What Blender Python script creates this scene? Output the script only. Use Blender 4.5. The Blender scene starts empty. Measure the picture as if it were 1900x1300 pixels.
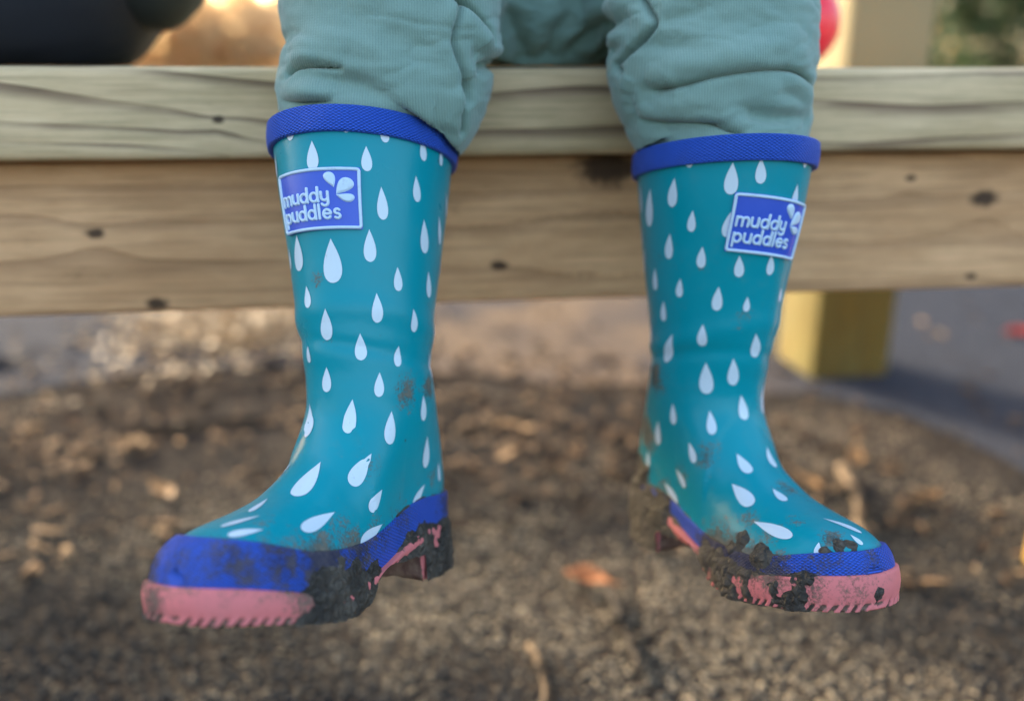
import bpy, math, random
import numpy as np
from mathutils import Vector, Matrix
from mathutils.bvhtree import BVHTree

scene = bpy.context.scene
C = scene.collection
rnd = random.Random(7)
nprs = np.random.RandomState(11)

# ------------------------------------------------------------------ camera, sky, sun, exposure
PITCH = math.radians(17.5)
FPX = 1600.0                       # focal length in pixels of a 1900 px wide frame
CAM = np.array([0.0, 0.0, 0.425])
cam = bpy.data.objects.new("camera", bpy.data.cameras.new("camera"))
C.objects.link(cam)
cam.location = CAM
cam.rotation_euler = (math.pi / 2 - PITCH, 0, 0)
cam.data.sensor_width = 36.0
cam.data.sensor_fit = 'HORIZONTAL'
cam.data.lens = 36.0 * FPX / 1900.0
cam.data.clip_start = 0.01
cam.data.clip_end = 600.0
cam.data.dof.use_dof = True
cam.data.dof.focus_distance = 0.352
cam.data.dof.aperture_fstop = 3.0
scene.camera = cam

SUN = Vector((-0.60, 0.75, 0.29)).normalized()       # towards the sun: low, behind the bench, from the left
world = bpy.data.worlds.new("World")
scene.world = world
world.use_nodes = True
wn = world.node_tree
sky = wn.nodes.new("ShaderNodeTexSky")
sky.sky_type = 'NISHITA'
sky.sun_disc = False
sky.sun_elevation = math.asin(SUN.z)
sky.sun_rotation = math.atan2(SUN.x, SUN.y)
sky.air_density = 1.0
sky.dust_density = 4.0
sky.ozone_density = 0.3
wn.links.new(sky.outputs[0], wn.nodes["Background"].inputs[0])
wn.nodes["Background"].inputs[1].default_value = 0.15
sun = bpy.data.objects.new("sun", bpy.data.lights.new("sun", 'SUN'))
C.objects.link(sun)
sun.data.energy = 2.4
sun.data.angle = math.radians(0.6)
sun.data.color = (1.0, 0.83, 0.62)
sun.rotation_euler = SUN.to_track_quat('Z', 'Y').to_euler()
scene.view_settings.view_transform = 'Standard'
scene.view_settings.look = 'None'
scene.view_settings.gamma = 1.0
scene.view_settings.exposure = 2.4

# ------------------------------------------------------------------ helpers
def sm(a, b, x):
    t = np.clip((x - a) / (b - a), 0, 1)
    return t * t * (3 - 2 * t)

_perm = np.random.RandomState(3).rand(64, 64, 64)
def vnoise(P):
    P = np.asarray(P, float)
    i = np.floor(P).astype(int); f = P - i; f = f * f * (3 - 2 * f)
    r = 0
    for dx in (0, 1):
        for dy in (0, 1):
            for dz in (0, 1):
                w = (f[..., 0] if dx else 1 - f[..., 0]) * (f[..., 1] if dy else 1 - f[..., 1]) * (f[..., 2] if dz else 1 - f[..., 2])
                r = r + w * _perm[(i[..., 0] + dx) % 64, (i[..., 1] + dy) % 64, (i[..., 2] + dz) % 64]
    return r
def fbm(P, n=4):
    P = np.asarray(P, float); s = 0; a = .5
    for k in range(n):
        s = s + a * vnoise(P * 2 ** k + 17.3 * k); a *= .5
    return s / (1 - .5 ** n) - .5            # about -0.5 .. 0.5

def ray(px, py):
    """direction in world space of the ray through a point of the 1900 x 1300 frame"""
    x = (px - 950) / FPX; u = (650 - py) / FPX
    c, s = math.cos(PITCH), math.sin(PITCH)
    return np.array([x, c + u * s, -s + u * c])
def at_y(px, py, y):
    d = ray(px, py); return CAM + d * (y / d[1])
def at_z(px, py, z):
    d = ray(px, py); return CAM + d * ((z - CAM[2]) / d[2])

def mesh_obj(name, V, Fc, mat, parent=None, smooth=True, uv=None, attrs=None):
    me = bpy.data.meshes.new(name)
    if isinstance(Fc, np.ndarray):
        V = np.asarray(V, dtype=np.float32); Fc = Fc.astype(np.int32); k = Fc.shape[1]
        me.vertices.add(len(V)); me.vertices.foreach_set("co", V.ravel())
        me.loops.add(Fc.size); me.loops.foreach_set("vertex_index", Fc.ravel())
        me.polygons.add(len(Fc)); me.polygons.foreach_set("loop_start", np.arange(len(Fc), dtype=np.int32) * k)
        me.update(calc_edges=True)
    else:
        me.from_pydata([tuple(map(float, v)) for v in V], [], [tuple(map(int, f)) for f in Fc])
    if smooth:
        me.polygons.foreach_set("use_smooth", np.ones(len(me.polygons), dtype=bool))
    if uv is not None:
        l = me.uv_layers.new(name="UVMap")
        idx = np.empty(len(me.loops), dtype=np.int32); me.loops.foreach_get("vertex_index", idx)
        l.data.foreach_set("uv", np.asarray(uv, dtype=np.float32)[idx].ravel())
    if attrs:
        for k, a in attrs.items():
            at = me.attributes.new(k, 'FLOAT', 'POINT'); at.data.foreach_set("value", np.asarray(a, dtype=np.float32))
    me.update()
    if mat: me.materials.append(mat)
    o = bpy.data.objects.new(name, me); C.objects.link(o)
    if parent: o.parent = parent
    return o

def grid_faces(R, Cn, wrap=True, flip=False):
    r = np.arange(R - 1)[:, None]; c = np.arange(Cn if wrap else Cn - 1)[None]
    a = r * Cn + c; b = r * Cn + (c + 1) % Cn; d = (r + 1) * Cn + c; e = (r + 1) * Cn + (c + 1) % Cn
    q = np.stack([a + 0 * b, b + 0 * a, e, d], -1).reshape(-1, 4)
    return q[:, ::-1] if flip else q

def empty(name, loc=(0, 0, 0)):
    o = bpy.data.objects.new(name, None); C.objects.link(o); o.location = loc; o.empty_display_size = .05
    return o
def tag(o, label, cat, group=None, kind=None):
    if label: o["label"] = label
    if cat: o["category"] = cat
    if group: o["group"] = group
    if kind: o["kind"] = kind
    return o

class MB:
    def __init__(s): s.v = []; s.f = []
    def add(s, V, Fc):
        n = len(s.v); s.v += [tuple(v) for v in V]; s.f += [tuple(i + n for i in f) for f in Fc]
    def build(s, name, mat, parent=None, smooth=True): return mesh_obj(name, s.v, s.f, mat, parent, smooth)

def tube(path, radii, n=10, flat=None):
    """closed tube along a path"""
    path = np.asarray(path, float); radii = np.broadcast_to(np.asarray(radii, float), (len(path),))
    T = np.gradient(path, axis=0); T /= np.linalg.norm(T, axis=1, keepdims=True) + 1e-12
    up = np.array([0, 0, 1.]) if abs(T[0, 2]) < .8 else np.array([0, 1., 0])
    V = []
    for p, t, r in zip(path, T, radii):
        a = np.cross(up, t); a /= np.linalg.norm(a) + 1e-12; b = np.cross(t, a)
        up = b
        for k in range(n):
            w = 2 * math.pi * k / n
            V.append(p + r * (math.cos(w) * a + math.sin(w) * b))
    Fc = grid_faces(len(path), n).tolist()
    Fc.append(list(range(n))[::-1]); Fc.append([(len(path) - 1) * n + k for k in range(n)])
    return V, Fc

# ------------------------------------------------------------------ material helpers
class NT:
    def __init__(s, name):
        s.m = bpy.data.materials.new(name); s.m.use_nodes = True; s.t = s.m.node_tree
        s.b = s.t.nodes["Principled BSDF"]; s.out = s.t.nodes["Material Output"]
    def n(s, typ, **kw):
        o = s.t.nodes.new("ShaderNode" + typ)
        for k, v in kw.items(): setattr(o, k, v)
        return o
    def l(s, a, b): s.t.links.new(a, b)
    def set(s, inp, v):
        if hasattr(v, 'is_output') or hasattr(v, 'links') and not isinstance(v, (int, float, tuple)): s.l(v, inp)
        else: inp.default_value = v
    def math(s, op, a, b=None, c=None, clamp=False):
        o = s.n("Math", operation=op, use_clamp=clamp)
        for i, v in enumerate((a, b, c)):
            if v is not None: s.set(o.inputs[i], v)
        return o.outputs[0]
    def coord(s, which="Object"): return s.n("TexCoord").outputs[which]
    def mapping(s, v, scale=(1, 1, 1), rot=(0, 0, 0), loc=(0, 0, 0)):
        o = s.n("Mapping"); s.l(v, o.inputs[0]); o.inputs["Scale"].default_value = scale
        o.inputs["Rotation"].default_value = rot; o.inputs["Location"].default_value = loc
        return o.outputs[0]
    def noise(s, v, scale, detail=4, rough=.55, dist=0, out=0):
        o = s.n("TexNoise"); s.l(v, o.inputs["Vector"]); o.inputs["Scale"].default_value = scale
        o.inputs["Detail"].default_value = detail; o.inputs["Roughness"].default_value = rough; o.inputs["Distortion"].default_value = dist
        return o.outputs[out]
    def ramp(s, f, stops, interp='LINEAR'):
        o = s.n("ValToRGB"); s.l(f, o.inputs[0]); cr = o.color_ramp; cr.interpolation = interp
        while len(cr.elements) < len(stops): cr.elements.new(.5)
        for e, (p, c) in zip(cr.elements, stops):
            e.position = p; e.color = (*c, 1) if len(c) == 3 else c
        return o.outputs[0]
    def mix(s, f, a, b, blend='MIX'):
        o = s.n("Mix", data_type='RGBA', blend_type=blend)
        s.set(o.inputs[0], f)
        for i, v in ((6, a), (7, b)):
            if isinstance(v, tuple): o.inputs[i].default_value = (*v, 1) if len(v) == 3 else v
            else: s.l(v, o.inputs[i])
        return o.outputs[2]
    def smooth(s, v, a, b):
        o = s.n("MapRange", interpolation_type='SMOOTHSTEP'); s.set(o.inputs[0], v)
        o.inputs[1].default_value = a; o.inputs[2].default_value = b
        return o.outputs[0]
    def attr(s, name): return s.n("Attribute", attribute_name=name).outputs["Fac"]
    def sep(s, v):
        o = s.n("SeparateXYZ"); s.l(v, o.inputs[0]); return o.outputs
    def bump(s, h, strength=.5, dist=.001, prev=None):
        o = s.n("Bump"); o.inputs["Strength"].default_value = strength; o.inputs["Distance"].default_value = dist
        s.l(h, o.inputs["Height"])
        if prev is not None: s.l(prev, o.inputs["Normal"])
        return o.outputs[0]
    def done(s, color=None, rough=None, normal=None, spec=None, **kw):
        for nm, v in (("Base Color", color), ("Roughness", rough), ("Normal", normal), ("Specular IOR Level", spec)):
            if v is None: continue
            i = s.b.inputs[nm]
            if isinstance(v, tuple): i.default_value = (*v, 1) if len(v) == 3 else v
            elif isinstance(v, (int, float)): i.default_value = v
            else: s.l(v, i)
        for k, v in kw.items(): s.b.inputs[k].default_value = v
        return s.m

MUD = (0.052, 0.046, 0.039)
MUDDRY = (0.165, 0.140, 0.108)

def rubber(name, col, rough, pattern=False, wear=.0):
    n = NT(name); oc = n.coord("Object")
    d = n.attr("dirt")
    fine = n.noise(oc, 900, 5, .65); mid = n.noise(oc, 160, 5, .7); low = n.noise(oc, 34, 3, .6)
    # smears of dried mud: own outline from noise, strength from the mesh attribute
    s1 = n.math('ADD', d, n.math('MULTIPLY', n.math('SUBTRACT', mid, .5), 1.3))
    s1 = n.math('ADD', s1, n.math('MULTIPLY', n.math('SUBTRACT', fine, .5), 1.1))
    film = n.smooth(s1, .30, .72)
    # overall faint dust and small specks
    dust = n.smooth(low, .45, .8)
    dust = n.math('MULTIPLY', dust, n.smooth(mid, .4, .75))
    v = n.n("TexVoronoi"); n.l(oc, v.inputs["Vector"]); v.inputs["Scale"].default_value = 95
    speck = n.math('MULTIPLY', n.smooth(v.outputs["Distance"], .10, .04), n.smooth(n.noise(oc, 60, 2), .58, .66))
    tint = n.mix(n.math('MULTIPLY', low, .35), col, tuple(min(1, c * 1.25 + .003) for c in col))
    c = n.mix(n.math('MULTIPLY', dust, .16), tint, MUDDRY)
    c = n.mix(n.math('MULTIPLY', speck, .6), c, MUD)
    mudc = n.mix(n.smooth(mid, .35, .7), MUD, MUDDRY)
    c = n.mix(n.math('MULTIPLY', film, .9), c, mudc)
    r = n.math('ADD', rough, n.math('MULTIPLY', film, .42)); r = n.math('ADD', r, n.math('MULTIPLY', dust, .2))
    r = n.math('ADD', r, n.math('MULTIPLY', n.math('SUBTRACT', low, .5), .16))
    nm = n.bump(low, .12, .004)
    nm = n.bump(n.math('ADD', mid, n.math('MULTIPLY', film, 2.)), .12, .0006, nm)
    if pattern:
        # moulded diamond grid, coordinates in millimetres along and across the band
        u, w, _ = n.sep(n.coord("UV"))
        a = n.math('ADD', n.math('MULTIPLY', u, 2 * math.pi / 2.3), n.math('MULTIPLY', w, 2 * math.pi / 1.35))
        b = n.math('SUBTRACT', n.math('MULTIPLY', u, 2 * math.pi / 2.3), n.math('MULTIPLY', w, 2 * math.pi / 1.35))
        h = n.math('MULTIPLY', n.math('SINE', n.math('MULTIPLY', a, .5)), n.math('SINE', n.math('MULTIPLY', b, .5)))
        h = n.math('ABSOLUTE', h)
        nm = n.bump(n.math('POWER', h, .6), 1.0, .0013, nm)
        c = n.mix(n.math('MULTIPLY', n.smooth(h, .3, .0), .45), c, tuple(v * .35 for v in col))
        c = n.mix(n.math('MULTIPLY', n.math('MULTIPLY', n.smooth(h, .25, .0), n.smooth(d, .05, .5)), .6), c, mudc)
    return n.done(c, r, nm, .24)

M = {}
TEAL = (0.0, 0.250, 0.318)
BLUE = (0.040, 0.145, 0.80)
M['teal'] = rubber("teal_rubber", TEAL, .30)
M['blue'] = rubber("blue_ribbed_rubber", BLUE, .42, pattern=.75)
M['pink'] = rubber("pink_rubber", (.58, .165, .170), .6)
n = NT("white_print"); oc = n.coord("Object")
fl = n.smooth(n.noise(oc, 300, 5, .7), .62, .74)
M['drop'] = n.done(n.mix(n.math('MULTIPLY', fl, .35), (.56, .68, .78), MUDDRY), .38, n.bump(n.noise(oc, 400, 3), .08, .0004))
n = NT("badge_blue"); oc = n.coord("Object")
M['badge'] = n.done(n.mix(n.noise(oc, 120, 4), (.024, .078, .50), (.036, .10, .58)), .36, n.bump(n.noise(oc, 500, 4), .1, .0004))
n = NT("badge_pale_blue"); oc = n.coord("Object")
M['pale'] = n.done(n.mix(n.smooth(n.noise(oc, 260, 5, .7), .55, .8), (.50, .66, .82), (.34, .45, .56)), .4)
n = NT("lining"); M['lining'] = n.done(n.mix(n.noise(n.coord(), 60, 4), (.10, .10, .10), (.15, .15, .15)), .9)
n = NT("wet_mud"); oc = n.coord()
nz = n.noise(oc, 220, 6, .7); nl = n.noise(oc, 60, 4)
vo = n.n('TexVoronoi', feature='DISTANCE_TO_EDGE'); n.l(n.mapping(oc, (1, 1, 1)), vo.inputs['Vector']); vo.inputs['Scale'].default_value = 230
cr = n.smooth(n.math('ADD', vo.outputs['Distance'], n.math('MULTIPLY', n.math('SUBTRACT', nz, .5), .5)), .0, .22)
M['mud'] = n.done(n.mix(n.smooth(nl, .35, .7), n.mix(n.smooth(nz, .4, .7), (.044, .039, .034), (.084, .074, .063)), (.145, .124, .100)), n.math('ADD', .25, n.math('MULTIPLY', nl, .75)),
                  n.bump(n.math('ADD', nz, n.math('MULTIPLY', cr, .5)), 1.0, .0045))

# ------------------------------------------------------------------ ground materials
n = NT("soil"); oc = n.coord()
g1 = n.noise(oc, 2.2, 4, .6); g2 = n.noise(oc, 14, 6, .7); g3 = n.noise(oc, 160, 5, .7)
base = n.mix(n.smooth(g2, .42, .70), (.020, .020, .021), (.074, .063, .051))
base = n.mix(n.smooth(g1, .40, .62), base, (.040, .033, .028))
base = n.mix(n.math('MULTIPLY', n.smooth(g3, .45, .7), .4), base, (.12, .09, .06))
M['soil'] = n.done(base, 1.0, n.bump(g3, .9, .006, n.bump(g2, .8, .03)), .04)
n = NT("tarmac"); oc = n.coord()
g1 = n.noise(oc, 1.7, 4, .6); g3 = n.noise(oc, 240, 4, .7); g2 = n.noise(oc, 22, 5, .7)
base = n.mix(n.smooth(g3, .4, .65), (.026, .030, .040), (.062, .068, .084))
X, Y, Z_ = n.sep(oc)
ex = n.math('MULTIPLY', n.math('SUBTRACT', X, .05), 1.9); ex = n.math('MULTIPLY', ex, ex)
sand = n.smooth(n.math('ADD', ex, n.math('MULTIPLY', n.math('SUBTRACT', g1, .5), .9)), .55, .05)
base = n.mix(n.math('MULTIPLY', n.math('MULTIPLY', sand, n.smooth(n.noise(oc, 5, 4, .6), .25, .65)), .8), base, (.17, .125, .085))
base = n.mix(n.math('MULTIPLY', n.smooth(g2, .58, .7), .5), base, (.045, .045, .05))
M['tarmac'] = n.done(base, 1.0, n.bump(g3, .7, .004), .02)
n = NT("dry_field"); oc = n.coord()
M['field'] = n.done(n.mix(n.noise(oc, 3, 6, .7), (.28, .20, .10), (.44, .33, .17)), .95, n.bump(n.noise(oc, 40, 4), .6, .05))

def wood(name, c_light, c_mid, c_line, freq, knots=(), algae=0., line=.55, seed=0., tilt=.0, pale_top=None):
    """boards along local X; knots = (x, z, size)"""
    n = NT(name); oc = n.coord("Object")
    x, y, z = n.sep(oc)
    wob = n.noise(n.mapping(oc, (1.9, 6, 9), loc=(seed, seed, 0)), 1.0, 2, .5)
    zz = n.math('ADD', z, n.math('MULTIPLY', n.math('SUBTRACT', wob, .5), .10))
    zz = n.math('ADD', zz, n.math('MULTIPLY', x, tilt))
    zz = n.math('ADD', zz, n.math('MULTIPLY', y, .8))
    kmask = None
    for kx, kz, ks in knots:
        dx = n.math('MULTIPLY', n.math('SUBTRACT', x, kx), .55 / ks); dz = n.math('MULTIPLY', n.math('SUBTRACT', z, kz), 1 / ks)
        d = n.math('SQRT', n.math('ADD', n.math('MULTIPLY', dx, dx), n.math('MULTIPLY', dz, dz)))
        d = n.math('ADD', d, n.math('MULTIPLY', n.math('SUBTRACT', n.noise(oc, 180, 3), .5), .9))
        k = n.smooth(d, 1.15, .45)
        kmask = k if kmask is None else n.math('MAXIMUM', kmask, k)
        # grain swells round the knot
        sw = n.math('EXPONENT', n.math('MULTIPLY', n.math('MULTIPLY', d, d), -.10))
        zz = n.math('ADD', zz, n.math('MULTIPLY', n.math('MULTIPLY', sw, dz), ks * 1.1))
    ph = n.math('MULTIPLY', zz, freq)
    fr = n.math('FRACT', ph)
    # late wood: slow rise, sharp dark edge
    edge = n.math('MULTIPLY', n.math('POWER', n.smooth(fr, .45, .97), 1.8), n.smooth(fr, 1.0, .975))
    gr = n.noise(n.mapping(oc, (14, 300, 420), loc=(seed, 0, 0)), 1.0, 5, .65)
    pores = n.noise(n.mapping(oc, (60, 900, 1300)), 1.0, 3, .6)
    blot = n.noise(n.mapping(oc, (7, 20, 22), loc=(0, seed, 0)), 1.0, 5, .65)
    c = n.mix(n.smooth(blot, .3, .72), c_light, c_mid)
    c = n.mix(n.math('MULTIPLY', n.smooth(gr, .42, .70), .5), c, tuple(v * .5 for v in c_mid))
    c = n.mix(n.math('MULTIPLY', n.math('MULTIPLY', edge, n.smooth(n.noise(n.mapping(oc, (9, 30, 60)), 1.0, 3), .25, .6)), line), c, c_line)
    if algae:
        al = n.smooth(n.noise(n.mapping(oc, (9, 22, 26), loc=(4 + seed, 0, 0)), 1.0, 6, .7), .42, .68)
        c = n.mix(n.math('MULTIPLY', al, algae), c, (.155, .165, .070))
    dark = n.smooth(n.noise(n.mapping(oc, (22, 50, 70), loc=(2, seed, 5)), 1.0, 5, .75), .62, .78)
    c = n.mix(n.math('MULTIPLY', dark, .55), c, tuple(v * .25 for v in c_mid))
    if pale_top: c = n.mix(n.smooth(x, .25, .5), c, pale_top)
    if kmask is not None:
        c = n.mix(n.math('MULTIPLY', kmask, .9), c, (.030, .018, .014))
    h = n.math('ADD', n.math('MULTIPLY', gr, .5), n.math('MULTIPLY', edge, -.9)); h = n.math('ADD', h, n.math('MULTIPLY', pores, .25))
    return n.done(c, .82, n.bump(h, .55, .0016), .25)

# ------------------------------------------------------------------ ground
def height(x, y):
    P = np.stack([x, y, 0 * x], -1)
    h = .020 * fbm(P * 3.1, 3) + .010 * fbm(P * 11 + 5, 3)
    return h * sm(1.5, 1.05, y)
def ground_mesh():
    a = np.concatenate([-np.geomspace(300, 2.6, 26), np.linspace(-2.4, 2.4, 121), np.geomspace(2.6, 300, 26)])
    b = np.concatenate([np.linspace(-3, -.1, 12), np.linspace(0, 4, 101), np.geomspace(4.2, 400, 34)])
    X, Y = np.meshgrid(a, b)
    Z = height(X, Y)
    V = np.stack([X, Y, Z], -1).reshape(-1, 3)
    return V, grid_faces(len(b), len(a), wrap=False)
V, Fc = ground_mesh()
g = mesh_obj("ground", V, Fc, M['soil']); g["kind"] = "structure"

def sheet(name, poly, mat, z, n=160, jag=.03, seed=0):
    """irregular sheet lying on the ground, edge roughened, draped"""
    poly = np.asarray(poly, float); P = []
    for i in range(len(poly)):
        a, b = poly[i], poly[(i + 1) % len(poly)]
        k = max(2, int(np.linalg.norm(b - a) / .05)); k = min(k, 80)
        P += [a + (b - a) * t for t in np.linspace(0, 1, k, endpoint=False)]
    P = np.array(P); q = np.stack([P[:, 0] * 5, P[:, 1] * 5, 0 * P[:, 0] + seed], -1)
    P = P + jag * 2 * np.stack([fbm(q, 3), fbm(q + 40, 3)], -1)
    c = P.mean(0)
    R = 24; V = []
    for r in range(R + 1):
        t = r / R
        Q = c + (P - c) * t
        V.append(np.stack([Q[:, 0], Q[:, 1], height(Q[:, 0], Q[:, 1]) + z], -1))
    V = np.concatenate(V)
    return mesh_obj(name, V, grid_faces(R + 1, len(P)), mat)
pa = lambda px, py: at_z(px, py, 0)[:2]
t1 = sheet("tarmac_path", [pa(-500, 770), pa(-100, 745), pa(200, 715), pa(450, 690), pa(800, 705), pa(1150, 725), pa(1400, 715), pa(1650, 765), pa(1900, 875), pa(2300, 960), (2.4, .9), (6, 2.0), (7, 6.0), (-7, 6.0), (-5, 2.0)], M['tarmac'], .004, seed=1, jag=.13)
t1["kind"] = "structure"
f = sheet("dry_field", [(-60, 9), (60, 9), (80, 120), (-80, 120)], M['field'], .02, seed=4, jag=.2)
f["kind"] = "structure"

# ------------------------------------------------------------------ bench
BA = math.radians(7.0); BY = .475; BTOP = .4305
bench = empty("wooden_bench", (0, BY, 0)); bench.rotation_euler = (0, 0, BA)
tag(bench, "weathered timber bench of a pale top beam over a knotty brown rail, carrying the child", "bench")
bdir = np.array([math.cos(BA), math.sin(BA)]); bnor = np.array([-math.sin(BA), math.cos(BA)])
def bench_local(px, py, yo=0.):
    """point of the bench face seen at a pixel, in bench coordinates"""
    d = ray(px, py); k = (BY * bnor[1] + yo) / (d[0] * bnor[0] + d[1] * bnor[1]); P = CAM + d * k
    q = P[:2] - np.array([0, BY]); return float(q @ bdir), float(P[2])
def board(name, x0, x1, y0, y1, z0, z1, mat, parent, r=.004, seed=0, nx=160, wob=.0012):
    """sawn board with softened, slightly uneven edges"""
    prof = []
    for cx, cy, a0 in ((y1 - r, z1 - r, 0), (y0 + r, z1 - r, 90), (y0 + r, z0 + r, 180), (y1 - r, z0 + r, 270)):
        for k in range(4):
            a = math.radians(a0 + 30 * k); prof.append((cx + r * math.cos(a), cz if False else cy + r * math.sin(a)))
    # extra points along the faces
    full = []
    for i in range(len(prof)):
        a, b = prof[i], prof[(i + 1) % len(prof)]
        L = math.hypot(b[0] - a[0], b[1] - a[1]); k = max(1, int(L / .008))
        for t in range(k): full.append((a[0] + (b[0] - a[0]) * t / k, a[1] + (b[1] - a[1]) * t / k))
    full = np.array(full); xs = np.linspace(x0, x1, nx)
    X = np.repeat(xs[:, None], len(full), 1); Y = np.repeat(full[None, :, 0], nx, 0); Z = np.repeat(full[None, :, 1], nx, 0)
    P = np.stack([X, Y, Z], -1)
    w = fbm(np.stack([X * 7 + seed, Y * 60, Z * 60], -1), 3)
    e = fbm(np.stack([X * 3.3 + seed + 9, Y * 9, Z * 9], -1), 2)
    P[..., 1] += wob * w * 2; P[..., 2] += wob * 1.6 * e
    V = P.reshape(-1, 3); m = len(full)
    Fc = grid_faces(nx, m, flip=True).tolist() + [list(range(m)), [(nx - 1) * m + k for k in range(m)][::-1]]
    return mesh_obj(name, V, Fc, mat, parent)
KN2 = [(*bench_local(px, py, .022), s) for px, py, s in ((175, 433, .0034), (291, 563, .0042), (1128, 312, .0120), (925, 492, .0034), (1826, 368, .0060), (1690, 330, .0024), (1800, 512, .0026))]
KN1 = [(*bench_local(px, py, 0), s) for px, py, s in ((405, 222, .0022),)]
M['beam'] = wood("weathered_beam_wood", (.80, .60, .37), (.62, .455, .26), (.10, .045, .035), 78, KN1, algae=.20, line=.8, tilt=.05)
M['rail'] = wood("brown_rail_wood", (.80, .48, .26), (.55, .305, .15), (.20, .10, .05), 46, KN2, algae=.06, line=.40, seed=3.3, tilt=.02)
M['plank'] = wood("seat_plank_wood", (.30, .265, .19), (.235, .205, .135), (.06, .048, .04), 60, (), algae=.3, seed=8.)
board("front_beam", -1.05, 1.05, 0, .095, .385, BTOP, M['beam'], bench, .0045, 1, nx=320)
board("seat_plank", -1.05, 1.05, .101, .20, .387, BTOP - .002, M['plank'], bench, .005, 5)
board("seat_plank", -1.05, 1.05, .206, .30, .387, BTOP - .001, M['plank'], bench, .005, 9)
board("rail", -1.02, 1.02, .022, .066, .298, .383, M['rail'], bench, .0035, 13, nx=320)
board("rail", -1.02, 1.02, .24, .284, .298, .386, M['rail'], bench, .0035, 17)
for lx in (-.86, .80):
    for ly in (.072, .17):
        mb = MB()
        r = .032
        V = []
        for z in (-.12, .0, .1, .2, .3, .386):
            for k in range(8):
                a = math.pi / 4 * (k // 2) * 2 + (math.pi / 4 - .12 if k % 2 == 0 else math.pi / 4 + .12)
                V.append((lx + r * 1.35 * math.cos(a), ly + r + r * 1.35 * math.sin(a), z))
        Fc = grid_faces(6, 8).tolist() + [list(range(8))[::-1], [40 + k for k in range(8)]]
        mesh_obj("leg", V, Fc, M['rail'], bench, smooth=False)
# ------------------------------------------------------------------ behind the bench
M['post'] = wood("mossy_post_wood", (.150, .112, .026), (.105, .082, .022), (.06, .05, .02), 30, (), algae=.35, line=.3, seed=6., pale_top=(.26, .225, .13))
def square_post(name, x, y, z0, z1, s, rz, mat, top=.012):
    V = []; prof = []
    r = s * .06; h = s / 2
    for cx, cy, a0 in ((h - r, h - r, 0), (-h + r, h - r, 90), (-h + r, -h + r, 180), (h - r, -h + r, 270)):
        for k in range(3):
            a = math.radians(a0 + 45 * k); prof.append((cx + r * math.cos(a), cy + r * math.sin(a)))
    zs = list(np.linspace(z0, z1 - top, 14)) + [z1]
    for i, z in enumerate(zs):
        k = 1 if i < 14 else .86
        for a, b in prof: V.append((z, a * k, b * k))     # built along local X so the grain runs up the post
    m = len(prof)
    Fc = grid_faces(len(zs), m).tolist() + [list(range(m))[::-1], [(len(zs) - 1) * m + k for k in range(m)]]
    o = mesh_obj(name, V, Fc, mat)
    o.rotation_euler = Matrix.Rotation(rz, 3, 'Z').to_4x4().to_euler()
    o.matrix_world = Matrix.Translation((x, y, 0)) @ Matrix.Rotation(rz, 4, 'Z') @ Matrix.Rotation(-math.pi / 2, 4, 'Y')
    return o
pb = at_z(1565, 702, 0)
post = square_post("timber_post", pb[0], pb[1] + .06, -.15, 1.35, .122, math.radians(9), M['post'])
tag(post, "square mossy timber post standing behind the bench near the red ball", "post")
n = NT("yellow_paint"); oc = n.coord()
M['yellow'] = n.done(n.mix(n.smooth(n.noise(oc, 40, 5, .7), .5, .75), (.40, .235, .04), (.26, .16, .045)), .6, n.bump(n.noise(oc, 90, 4), .3, .002))
pp = at_z(1905, 1046, 0)
peg = square_post("marker_peg", pp[0] + .016, pp[1], -.05, .056, .024, math.radians(20), M['yellow'], .006)
tag(peg, "short yellow painted marker peg sticking out of the ground at the picture's right edge", "peg")

# red ball on the bench seat
n = NT("red_plastic"); oc = n.coord()
M['red'] = n.done(n.mix(n.noise(oc, 30, 3), (.78, .012, .035), (.85, .02, .05)), .32)
def bench_pt(lx, ly, z): return np.array([lx * math.cos(BA) - ly * math.sin(BA), BY + lx * math.sin(BA) + ly * math.cos(BA), z])
br = .0345
bx, _ = bench_local(1470, 60, .205)
bc = bench_pt(bx, .205, BTOP + br - .001)
ball = empty("ball", bc - np.array([0, 0, br]))
tag(ball, "glossy red ball resting on the bench seat behind the knee", "ball")
V = []; R_, Cn = 25, 48
for i in range(R_):
    a = math.pi * (i + .02) / (R_ - 1 + .04)
    for k in range(Cn):
        w = 2 * math.pi * k / Cn
        rr = br * (1 - .012 * math.exp(-((a - math.pi / 2) / .05) ** 2))
        V.append((rr * math.sin(a) * math.cos(w), rr * math.sin(a) * math.sin(w), br + rr * math.cos(a)))
mesh_obj("shell", V, grid_faces(R_, Cn, flip=True).tolist() + [list(range(Cn)), [(R_ - 1) * Cn + k for k in range(Cn)][::-1]], M['red'], ball)
V, Fc = tube([(0, 0, 2 * br - .0012), (0, 0, 2 * br + .0004)], [.003, .0026], 14); mesh_obj("valve", V, Fc, M['red'], ball)

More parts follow.
